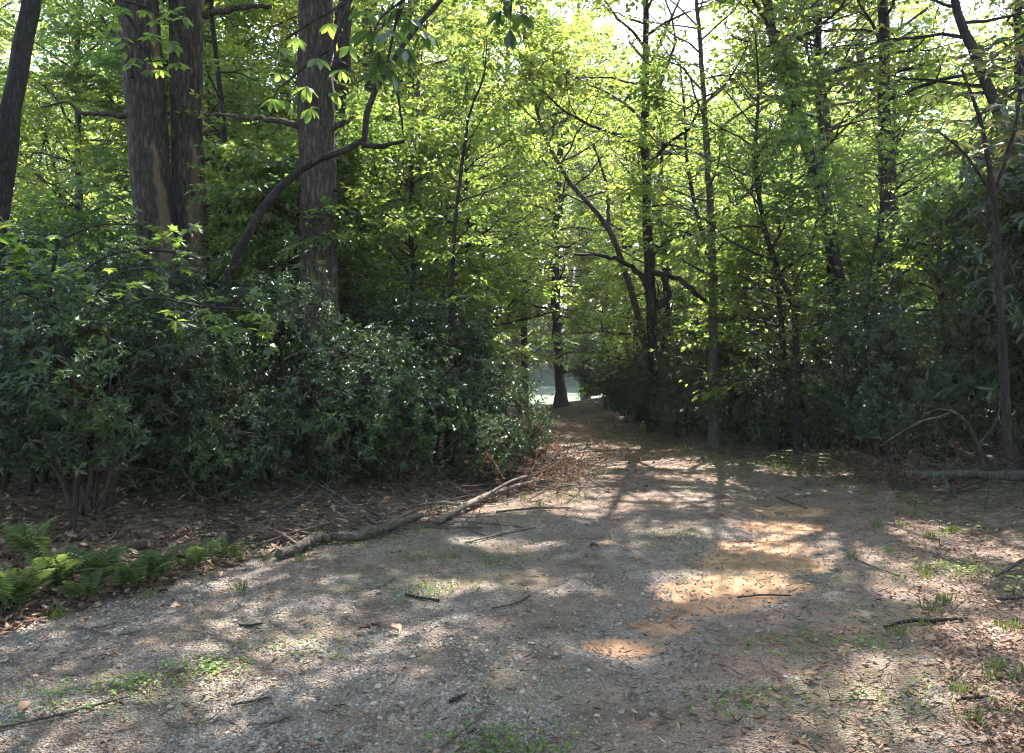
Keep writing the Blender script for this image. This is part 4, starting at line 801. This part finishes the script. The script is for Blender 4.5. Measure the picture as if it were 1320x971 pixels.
# the arched dead branch over the right-hand log
def arch(name, label, pts, Y, mat, cat='branch', k=7, kids=()):
    P = [at(p[0], p[1], Y+(p[3] if len(p) > 3 else 0)) for p in pts]; rad = [p[2]/2/F*Y for p in pts]; Q, qr = smooth_path(P, rad, 6*len(P)); a = Acc(); tube(a, Q, qr, k, .15, 3)
    org = Q[0].copy(); root = empty(name, org, label, cat); a.build('stem', mat, root, attr='scar', origin=org)
    for K in kids:
        P2 = [at(p[0], p[1], Y+(p[3] if len(p) > 3 else 0)) for p in K]; Q2, q2 = smooth_path(P2, [p[2]/2/F*Y for p in K], 5*len(K)); b2 = Acc(); tube(b2, Q2, q2, 5, .1, 4); b2.build('twig', mat, root, attr='scar', origin=org)
    return root
arch('arched_branch', 'dark dead branch arching up and over the right-hand log', [(1266, 606, 5), (1264, 585, 5), (1254, 560, 4.5), (1243, 542, 4), (1228, 532, 4), (1212, 538, 3), (1190, 543, 3), (1165, 556, 2), (1135, 575, 1.5)], 7.9, 'dbark',
     kids=[[(1228, 531, 3), (1210, 528, 2), (1190, 535, 1.5)], [(1262, 575, 3), (1285, 540, 3), (1290, 500, 2)]])
arch('dead_sapling', 'thin dead stems slanting out of the laurel over the brush pile', [(690, 610, 5), (665, 575, 5), (648, 545, 4), (636, 505, 3), (640, 480, 2)], 11.0, 'stem',
     kids=[[(690, 612, 4), (672, 560, 3), (655, 530, 2)], [(648, 545, 3), (620, 540, 2), (600, 560, 1.5)], [(665, 575, 3), (690, 560, 2), (700, 545, 1)]])
rs_ = random.Random(9)
bp_root = empty('brush_pile', gp(690, 622), 'heap of reddish dead twigs and brush at the left edge of the track', 'brush')
org = np.array(bp_root.location); tw = Acc(); lfb = Acc()
for i in range(330):
    c = gp(rs_.gauss(690, 34), rs_.gauss(618, 13), 0); c[2] += rs_.random()*.3
    Q = wander(c, [rs_.gauss(0, 1), rs_.gauss(0, .6), rs_.gauss(.15, .3)], rs_.uniform(.3, .95), 5, .15, 0, rs_); tube(tw, Q, np.linspace(rs_.uniform(.003, .009), .002, 6), 4, cap=False)
    if i % 2 == 0:
        cnt = 16; P = Q[rng.integers(1, 6, cnt)]+rng.normal(0, .03, (cnt, 3)); put_leaves(lfb, P, rng.normal(0, 1, (cnt, 3)), rng.normal(0, 1, (cnt, 3)), rng.uniform(.03, .08, cnt), rng.uniform(.01, .03, cnt), rng.random(cnt))
tw.build('twigs', 'dead', bp_root, attr='scar', origin=org, kind='stuff'); lfb.build('dead_foliage', 'red', bp_root, origin=org, kind='stuff')
bp2 = empty('brush_pile', gp(1130, 612), 'low tangle of reddish dead brush beside the right-hand log', 'brush'); org = np.array(bp2.location); tw = Acc(); lfb = Acc()
for i in range(170):
    c = gp(rs_.gauss(1165, 55), rs_.gauss(614, 14), 0); c[2] += rs_.random()*.25
    Q = wander(c, [rs_.gauss(0, 1), rs_.gauss(0, .6), rs_.gauss(.2, .35)], rs_.uniform(.3, .8), 5, .18, 0, rs_); tube(tw, Q, np.linspace(rs_.uniform(.003, .007), .002, 6), 4, cap=False)
    if i % 2 == 0:
        cnt = 16; P = Q[rng.integers(1, 6, cnt)]+rng.normal(0, .03, (cnt, 3)); put_leaves(lfb, P, rng.normal(0, 1, (cnt, 3)), rng.normal(0, 1, (cnt, 3)), rng.uniform(.03, .08, cnt), rng.uniform(.01, .03, cnt), rng.random(cnt))
tw.build('twigs', 'dead', bp2, attr='scar', origin=org, kind='stuff'); lfb.build('dead_foliage', 'red', bp2, origin=org, kind='stuff')

tw = Acc()
for i in range(420):
    px = rs_.uniform(250, 640); py = rs_.uniform(600, 700)-(px-400)*.09
    c = gp(px, max(py, 585), .01); Q = wander(c, [rs_.gauss(0, 1), rs_.gauss(0, .7), rs_.gauss(.05, .16)], rs_.uniform(.2, .9), 5, .15, 0, rs_); Q[:, 2] = np.maximum(Q[:, 2], ground(Q[:, 0], Q[:, 1])+.005)
    tube(tw, Q, np.linspace(rs_.uniform(.003, .010), .002, 6), 4, cap=False)
tw.build('fallen_twigs', 'dead', attr='scar', kind='stuff')['label'] = 'fallen twigs littering the left bank below the laurels'
ST = [([(0, 937, 5, .01), (60, 925, 5, .015), (120, 910, 5, .015), (165, 898, 3, .01)], 'dead', 'long thin stick lying at the lower left corner'),
      ([(128, 892, 3, .01), (138, 884, 4, .03), (145, 880, 3, .04)], 'pale', 'short pale twig propped on the long lower left stick'),
      ([(298, 908, 4, .01), (325, 904, 5, .012), (350, 898, 4, .01)], 'dead', 'short grey stick above the bleached one, lower left'),
      ([(322, 934, 3, .01), (350, 930, 7, .015), (374, 923, 7, .015)], 'pale', 'bleached stub of wood on gravel, lower left'),
      ([(92, 807, 3, .01), (115, 812, 3, .01), (140, 818, 3, .01)], 'dead', 'dark twig crossing just below the ferns'),
      ([(118, 810, 2.5, .02), (140, 806, 3, .02), (152, 801, 2, .01)], 'dead', 'fine twig forking off below the ferns'), ([(152, 819, 3, .01), (180, 814, 3, .01)], 'dead', 'tiny dark twig right of the forked ones'),
      ([(308, 806, 4, .01), (325, 806, 5, .01), (338, 803, 3, .01)], 'dbark', 'stubby dark stick on the left half of the track'),
      ([(522, 766, 3, .01), (545, 771, 5, .012), (566, 774, 5, .01)], 'dbark', 'dark curved stick below the bright grass tuft'),
      ([(634, 784, 3, .01), (660, 779, 3.5, .012), (684, 767, 3, .01)], 'dead', 'reddish twig left of the track centre'),
      ([(465, 760, 2.5, .01), (485, 757, 3, .01), (510, 745, 2.5, .01)], 'dead', 'thin twig left of the bright grass tuft'),
      ([(568, 965, 2.5, .01), (605, 935, 2.5, .01), (636, 905, 2, .01)], 'dead', 'long hair-thin twig near the bottom centre'),
      ([(580, 904, 6, .01), (592, 899, 6, .012), (602, 893, 3, .01)], 'dbark', 'stub of dark wood at the bottom centre'),
      ([(1140, 808, 4, .01), (1170, 801, 7, .02), (1215, 799, 7, .02), (1248, 797, 4, .01)], 'dbark', 'black stick in the shadow on the right of the track'),
      ([(1284, 742, 5, .02), (1305, 730, 6, .05), (1330, 716, 6, .08)], 'dead', 'slanting stick at the right border above the grey one'),
      ([(1286, 772, 6, .02), (1310, 770, 7, .03), (1335, 768, 7, .03)], 'dead', 'grey branch end entering from the right border'),
      ([(1102, 720, 3, .01), (1130, 732, 3, .01), (1160, 742, 3, .01)], 'dead', 'pale twig on the sunlit right of the clay'),
      ([(950, 770, 3, .01), (985, 767, 3, .01), (1020, 768, 3, .01)], 'dbark', 'dark root-like twig across the clay'),
      ([(1095, 902, 2.5, .01), (1132, 903, 3, .01)], 'dead', 'short dark twig in the sunlit litter at lower right'),
      ([(1240, 900, 5, .01), (1275, 898, 6, .012)], 'dbark', 'dark bark strip at the lower right'),
      ([(420, 640, 4, .03), (455, 652, 4, .04), (490, 668, 4, .05)], 'dead', 'bare branch lying down the left litter bank'),
      ([(400, 625, 3, .03), (425, 660, 3, .04), (445, 685, 3, .05)], 'dead', 'second bare branch crossing the left litter bank'),
      ([(330, 655, 3, .03), (370, 668, 3, .04), (410, 690, 3, .05)], 'dead', 'bare branch under the shrubs left of the crooked log'),
      ([(600, 700, 3, .01), (640, 690, 3, .01), (690, 680, 2, .01)], 'dead', 'long faint twig below the broken log'),
      ([(640, 660, 4, .02), (690, 655, 4, .03), (735, 655, 3, .02)], 'dead', 'thin branch reaching onto the track from the brush'),
      ([(1000, 640, 3, .01), (1040, 655, 3, .01)], 'dead', 'small twig near the far right edge of the track')]
for i, (p, mt, lab) in enumerate(ST): lying('stick', lab, p, mt, 'stick', 6, .25, seed=60+i, group='sticks lying on the ground')

# ------------------------------------------------------------------ large dead leaves, one by one
def curled_leaf(seed, mat, lv=.5):
    g = random.Random(seed); a = Acc(); n1, n2 = 5, 3; V = []
    for i in range(n1):
        t = i/(n1-1); wdt = .36*math.sin(math.pi*(.08+.84*t))+.02
        for j in range(n2):
            s = j-1; V.append([s*wdt+g.uniform(-.04, .04), t-.5, .22*abs(s)*g.uniform(.4, 1.2)+.12*math.sin(t*3.1)+g.uniform(-.02, .03)])
    f = [[i*n2+j, i*n2+j+1, (i+1)*n2+j+1, (i+1)*n2+j] for i in range(n1-1) for j in range(n2-1)]
    a.add(V, f, lv, True); return a.mesh('dead_leaf', mat)
DL = [curled_leaf(i, 'litter', [.3, .5, .85, .1][i % 4]) for i in range(4)]+[curled_leaf(9+i, 'rust', [.5, .9][i % 2]) for i in range(3)]
for px, py, s, v, lab in [(470, 812, .11, 3, 'dark curled dead leaf left of the pale one'), (485, 809, .11, 0, 'blackish leaf leaning on the pale leaf'), (508, 813, .13, 2, 'pale tan dead leaf on the gravel left of centre'),
                          (720, 843, .08, 4, 'dark red curled leaf at the centre of the track'), (766, 705, .11, 3, 'small dark leaf alone on the middle track'), (226, 784, .10, 5, 'orange-red leaf right of the ferns'),
                          (210, 764, .10, 0, 'dark leaf at the foot of the ferns'), (35, 914, .12, 2, 'light brown leaf near the long stick, lower left'), (240, 928, .09, 2, 'tan narrow leaf at lower left'),
                          (1045, 872, .11, 2, 'pale leaf in sun right of the gravel'), (1198, 826, .10, 2, 'bleached leaf below the black stick'), (1300, 832, .13, 4, 'large brown leaf near the right border'),
                          (1032, 964, .10, 0, 'dark leaf at the very bottom right of centre'), (962, 900, .09, 4, 'red-brown leaf at lower right of the gravel'), (1215, 716, .12, 2, 'white-bleached leaf by the seedling'),
                          (315, 662, .14, 2, 'pale fallen leaf catching light on the left bank'), (282, 742, .10, 2, 'pale lichen-white leaf right of the fern row'), (1133, 775, .06, 3, 'tiny black leaf on the sunlit right litter')]:
    p = gp(px, py, .02); o = bpy.data.objects.new('dead_leaf', DL[v]); C.objects.link(o); s *= .68; o.location = tuple(p); o.scale = (s, s, s*1.3); o.rotation_euler = (random.uniform(-.25, .25), random.uniform(-.25, .25), random.uniform(0, 6.28))
    tag(o, lab, 'leaf', 'large dead leaves lying on the track')

# ================================================================== NEAR LEAFY BRANCHES, LEAF BY LEAF
def leaf_mesh(L_ratio, mat, lv, seed, lobed=False):
    a = Acc()
    if lobed:                                    # five-lobed maple leaf
        ang = [0, 28, 48, 80, 108, 150]; rad = [1, .50, .82, .42, .55, .22]
        ptsR = [(math.sin(R(t))*q*.55, .3+math.cos(R(t))*q*.68) for t, q in zip(ang, rad)]; pts = ptsR+[(0, 0)]+[(-x_, y_) for x_, y_ in ptsR[1:]][::-1]
        V = [(x_, y_, .10*abs(x_)-.12*y_*y_) for x_, y_ in pts]+[(0, .3, 0)]; c = len(pts); f = [[i, (i+1) % c, c] for i in range(c)]; a.add(V, f, lv)
    else:
        V = []; n1 = 6
        for i in range(n1):
            t = i/(n1-1); wdt = L_ratio/2*math.sin(math.pi*t**1.25*.97+.03)**.9
            for s in (-1, 0, 1): V.append((s*wdt, t, .28*abs(s)*wdt-.16*t*t))
        f = [[i*3+j, i*3+j+1, i*3+j+4, i*3+j+3] for i in range(n1-1) for j in range(2)]; a.add(V, f, lv, True)
    return a.mesh('leaf', mat)
def leaf_objs(parent, org, P, D, Nn, Ln, meshes):
    D = unit(D); S = unit(np.cross(D, Nn)); Nn = np.cross(S, D)
    for i in range(len(P)):
        o = bpy.data.objects.new('leaf', meshes[random.randrange(len(meshes))]); C.objects.link(o); o.parent = parent
        m_ = Matrix(((S[i][0], D[i][0], Nn[i][0], P[i][0]-org[0]), (S[i][1], D[i][1], Nn[i][1], P[i][1]-org[1]), (S[i][2], D[i][2], Nn[i][2], P[i][2]-org[2]), (0, 0, 0, 1)))
        o.matrix_basis = m_ @ Matrix.Diagonal((Ln[i], Ln[i], Ln[i], 1))
def leafy_branch(name, label, stems, Y, mat, meshes, tips, size, kind='fan', seed=0, droop=.3, cat='branch'):
    """stems: px polylines; tips: (px, py, dy) places of leaf clusters"""
    g = np.random.default_rng(seed); org = at(stems[0][0][0], stems[0][0][1], Y); root = empty(name, org, label, cat); a = Acc(); st = []
    for S_ in stems:
        P = [at(p[0], p[1], Y+(p[3] if len(p) > 3 else 0)) for p in S_]; Q, q = smooth_path(P, [p[2]/2/F*Y for p in S_], 5*len(P)); tube(a, Q, q, 5, .08, seed); st += list(Q)
    st = np.array(st); PP = []; DD = []; NN = []; LL = []
    for px, py, dy, n_ in tips:
        c = at(px, py, Y+dy); q = st[np.argmin(((st-c)**2).sum(1))]; d = unit(c-q+np.array([0, 0, 1e-3])); L0 = np.linalg.norm(c-q)
        tube(a, np.array([q, (q+c)/2+np.array([0, 0, .03]), c]), [.004, .003, .002], 4, cap=False)
        sd = unit(np.cross(d, [0, 0, 1.]))
        for i in range(n_):
            if kind == 'fan': an = (i/(n_-1)-.5)*R(210); dd = d*math.cos(an)+sd*math.sin(an); p = c
            else: t = (i+1)/n_; p = c*(t)+q*(1-t); sg = 1 if i % 2 else -1; dd = d*.65+sd*sg*.8 if i < n_-1 else d
            PP.append(p); DD.append(dd+g.normal(0, .15, 3)+np.array([0, 0, -droop])); NN.append(np.array([0, 0, 1.])+g.normal(0, .25, 3)); LL.append(size*g.uniform(.7, 1.15))
    a.build('stem', 'dbark', root, attr='scar', origin=org); leaf_objs(root, org, np.array(PP), np.array(DD), np.array(NN), np.array(LL), meshes)
    return root
MH = [leaf_mesh(.42, 'maple', v, i) for i, v in enumerate((.35, .6, .8))]; MD = [leaf_mesh(.42, 'dark', v, i) for i, v in enumerate((.2, .5, .8))]; MM = [leaf_mesh(.9, 'maple', v, i, True) for i, v in enumerate((.3, .55, .8))]
g = random.Random(4)
leafy_branch('hanging_branch', 'bright green large-leaved spray hanging in front of the broad oak', [[(470, -60, 10), (452, 0, 7), (430, 60, 6), (418, 105, 4)], [(430, 60, 4), (395, 85, 3), (365, 110, 3)], [(452, 0, 4), (400, 30, 3), (370, 50, 3)]], 6.2, 'maple', MH,
             [(430, 120, 0, 6), (395, 112, .1, 6), (372, 132, 0, 6), (410, 75, -.1, 6), (360, 95, .2, 5), (385, 50, .1, 6), (362, 62, -.1, 5), (440, 90, .1, 6), (352, 128, .1, 5), (425, 30, .1, 6), (450, 60, .2, 5), (400, 140, .2, 5)], .125, seed=1, droop=.45)
leafy_branch('hanging_branch', 'shaded dark leaf cluster hanging at the top beside the forked limb', [[(540, -70, 10), (520, 0, 7), (508, 40, 4), (500, 80, 3)], [(520, 0, 4), (490, 25, 3), (480, 50, 2)]], 5.2, 'dark', MD,
             [(505, 90, 0, 6), (488, 68, .1, 6), (520, 62, 0, 6), (478, 40, .1, 6), (505, 40, -.1, 6), (530, 25, .1, 6), (490, 15, .1, 6), (545, 40, .1, 5), (470, 15, .2, 5), (515, 10, 0, 6), (480, 92, .2, 5)], .15, seed=2, droop=.6)
leafy_branch('hanging_branch', 'small hanging leaf tuft at the top centre of the view', [[(665, -60, 6), (660, -10, 4), (658, 20, 3)]], 7, 'dark', MD, [(658, 38, 0, 6), (645, 15, .1, 6), (672, 18, 0, 6), (655, 0, 0, 6)], .17, seed=6, droop=.5)
leafy_branch('hanging_branch', 'yellow-green leaf spray across the top of the left-hand oak', [[(120, -50, 8), (150, 0, 6), (175, 35, 5), (195, 80, 3)], [(150, 0, 4), (190, 10, 3), (220, 30, 2)]], 8, 'maple', MH,
             [(g.uniform(140, 235), g.uniform(5, 100), g.uniform(-.4, .4), 6) for i in range(26)], .115, seed=7, droop=.3)
tips = [(g.uniform(10, 350), 0, g.uniform(-.5, .5), 6) for i in range(48)]
tips = [(px, 372+.08*(px-150)+g.gauss(0, 20)+(20 if px > 200 else 0), dy, n_) for px, _, dy, n_ in tips]
leafy_branch('maple_sapling', 'young maple holding flat layers of light green leaves over the dark laurels', [[(90, 720, 9), (105, 560, 8), (115, 430, 6), (122, 380, 4)], [(115, 430, 4), (60, 390, 3), (20, 375, 2)], [(115, 430, 4), (190, 385, 3), (260, 395, 3), (330, 400, 2)], [(122, 380, 3), (160, 350, 2), (200, 345, 2)]], 6.6, 'maple', MM, tips, .125, seed=3, droop=.15, cat='tree')
tips = [(g.uniform(-20, 260), g.uniform(285, 350)+.1*abs(i-24), g.uniform(-.6, .6), 6) for i in range(48)]
leafy_branch('maple_sapling', 'taller young maple whose sprays reach from the left border to the oak pair', [[(30, 715, 9), (45, 560, 8), (60, 400, 6), (75, 310, 4)], [(60, 400, 4), (10, 340, 3), (-20, 320, 2)], [(60, 400, 4), (140, 330, 3), (220, 325, 3), (260, 335, 2)], [(75, 310, 3), (130, 290, 2), (180, 290, 2)]], 7.6, 'maple', MM, tips, .12, seed=13, droop=.2, cat='tree')
RH = [leaf_mesh(.28, 'rhodo', v, i) for i, v in enumerate((.4, .7, .85, .97))]
tips = [(g.uniform(1190, 1320), g.uniform(60, 210), g.uniform(-.6, .5), 8) for i in range(34)]
leafy_branch('rhododendron', 'rhododendron bough with big pale whorled leaves high at the right border', [[(1300, 590, 12), (1290, 400, 10), (1280, 250, 8), (1262, 150, 5), (1240, 90, 3)], [(1280, 250, 6), (1310, 160, 4), (1315, 80, 3)], [(1280, 250, 5), (1235, 190, 3), (1210, 170, 2)]], 7.2, 'rhodo', RH, tips, .15, seed=5, droop=.1, cat='shrub')

def seedling(px, py, h, n_, label, L=.06, mat='weed'):
    p = gp(px, py); root = empty('seedling', p, label, 'seedling', 'seedlings along the right side'); a = Acc(); q = wander([0, 0, 0], [.1, 0, 1], h, 5, .12); tube(a, q, np.linspace(.004, .002, 6), 5, cap=False); a.build('stem', 'stem', root, attr='scar')
    P = q[np.random.default_rng(int(px)).integers(2, 6, n_)]; th = np.arange(n_)*2.4; D = np.stack([np.cos(th), np.sin(th), 0*th+.15], 1)
    leaf_objs(root, np.zeros(3), P+D*.015, D, np.tile([0, 0, 1.], (n_, 1)), np.full(n_, L), SE)
SE = [leaf_mesh(.5, 'weed', v, i) for i, v in enumerate((.3, .6, .9))]
for a in [(1212, 706, .22, 12, 'pale upright seedling on the sunlit right bank'), (1270, 655, .2, 14, 'leafy seedling below the right-hand log'), (1300, 650, .25, 16, 'bushier seedling at the right border below the log'), (1180, 655, .12, 8, 'tiny seedling left of the right-hand log end'),
          (1012, 604, .28, 34, 'bright low plant at the right edge of the track, leftmost of the row'), (1035, 606, .28, 34, 'bright low plant at the right track edge, middle of the row'), (1062, 610, .28, 34, 'bright low plant at the right track edge, rightmost of the row'), (992, 600, .16, 12, 'smallest low plant at the right track edge beside the pale trunk'),
          (1252, 690, .1, 7, 'small seedling between pale upright one and the border'), (1305, 770, .14, 8, 'seedling beside the grey branch end at the right border')]:
    seedling(*a, L=.07)

print('TRIS', sum(sum(len(p.vertices)-2 for p in me.polygons) for me in bpy.data.meshes)) if 0 else None

# ------------------------------------------------------------------ thin sunlit haze under the trees
a = Acc(); x0, x1, y0, y1, z0, z1 = -75, 75, -8, 100, -2.2, 34
a.add([[x0, y0, z0], [x1, y0, z0], [x1, y1, z0], [x0, y1, z0], [x0, y0, z1], [x1, y0, z1], [x1, y1, z1], [x0, y1, z1]], [[3, 2, 1, 0], [4, 5, 6, 7], [0, 1, 5, 4], [1, 2, 6, 5], [2, 3, 7, 6], [3, 0, 4, 7]])
m = bpy.data.materials.new('haze'); m.use_nodes = True; n = m.node_tree; n.nodes.remove(n.nodes['Principled BSDF'])
v = n.nodes.new('ShaderNodeVolumePrincipled'); v.inputs['Color'].default_value = (.92, .96, 1, 1); v.inputs['Density'].default_value = .0006; v.inputs['Anisotropy'].default_value = .3
n.links.new(v.outputs[0], n.nodes['Material Output'].inputs['Volume'])
a.build('haze', m, kind='stuff')['label'] = 'thin pale haze hanging in the wood'
cy.volume_bounces = 0
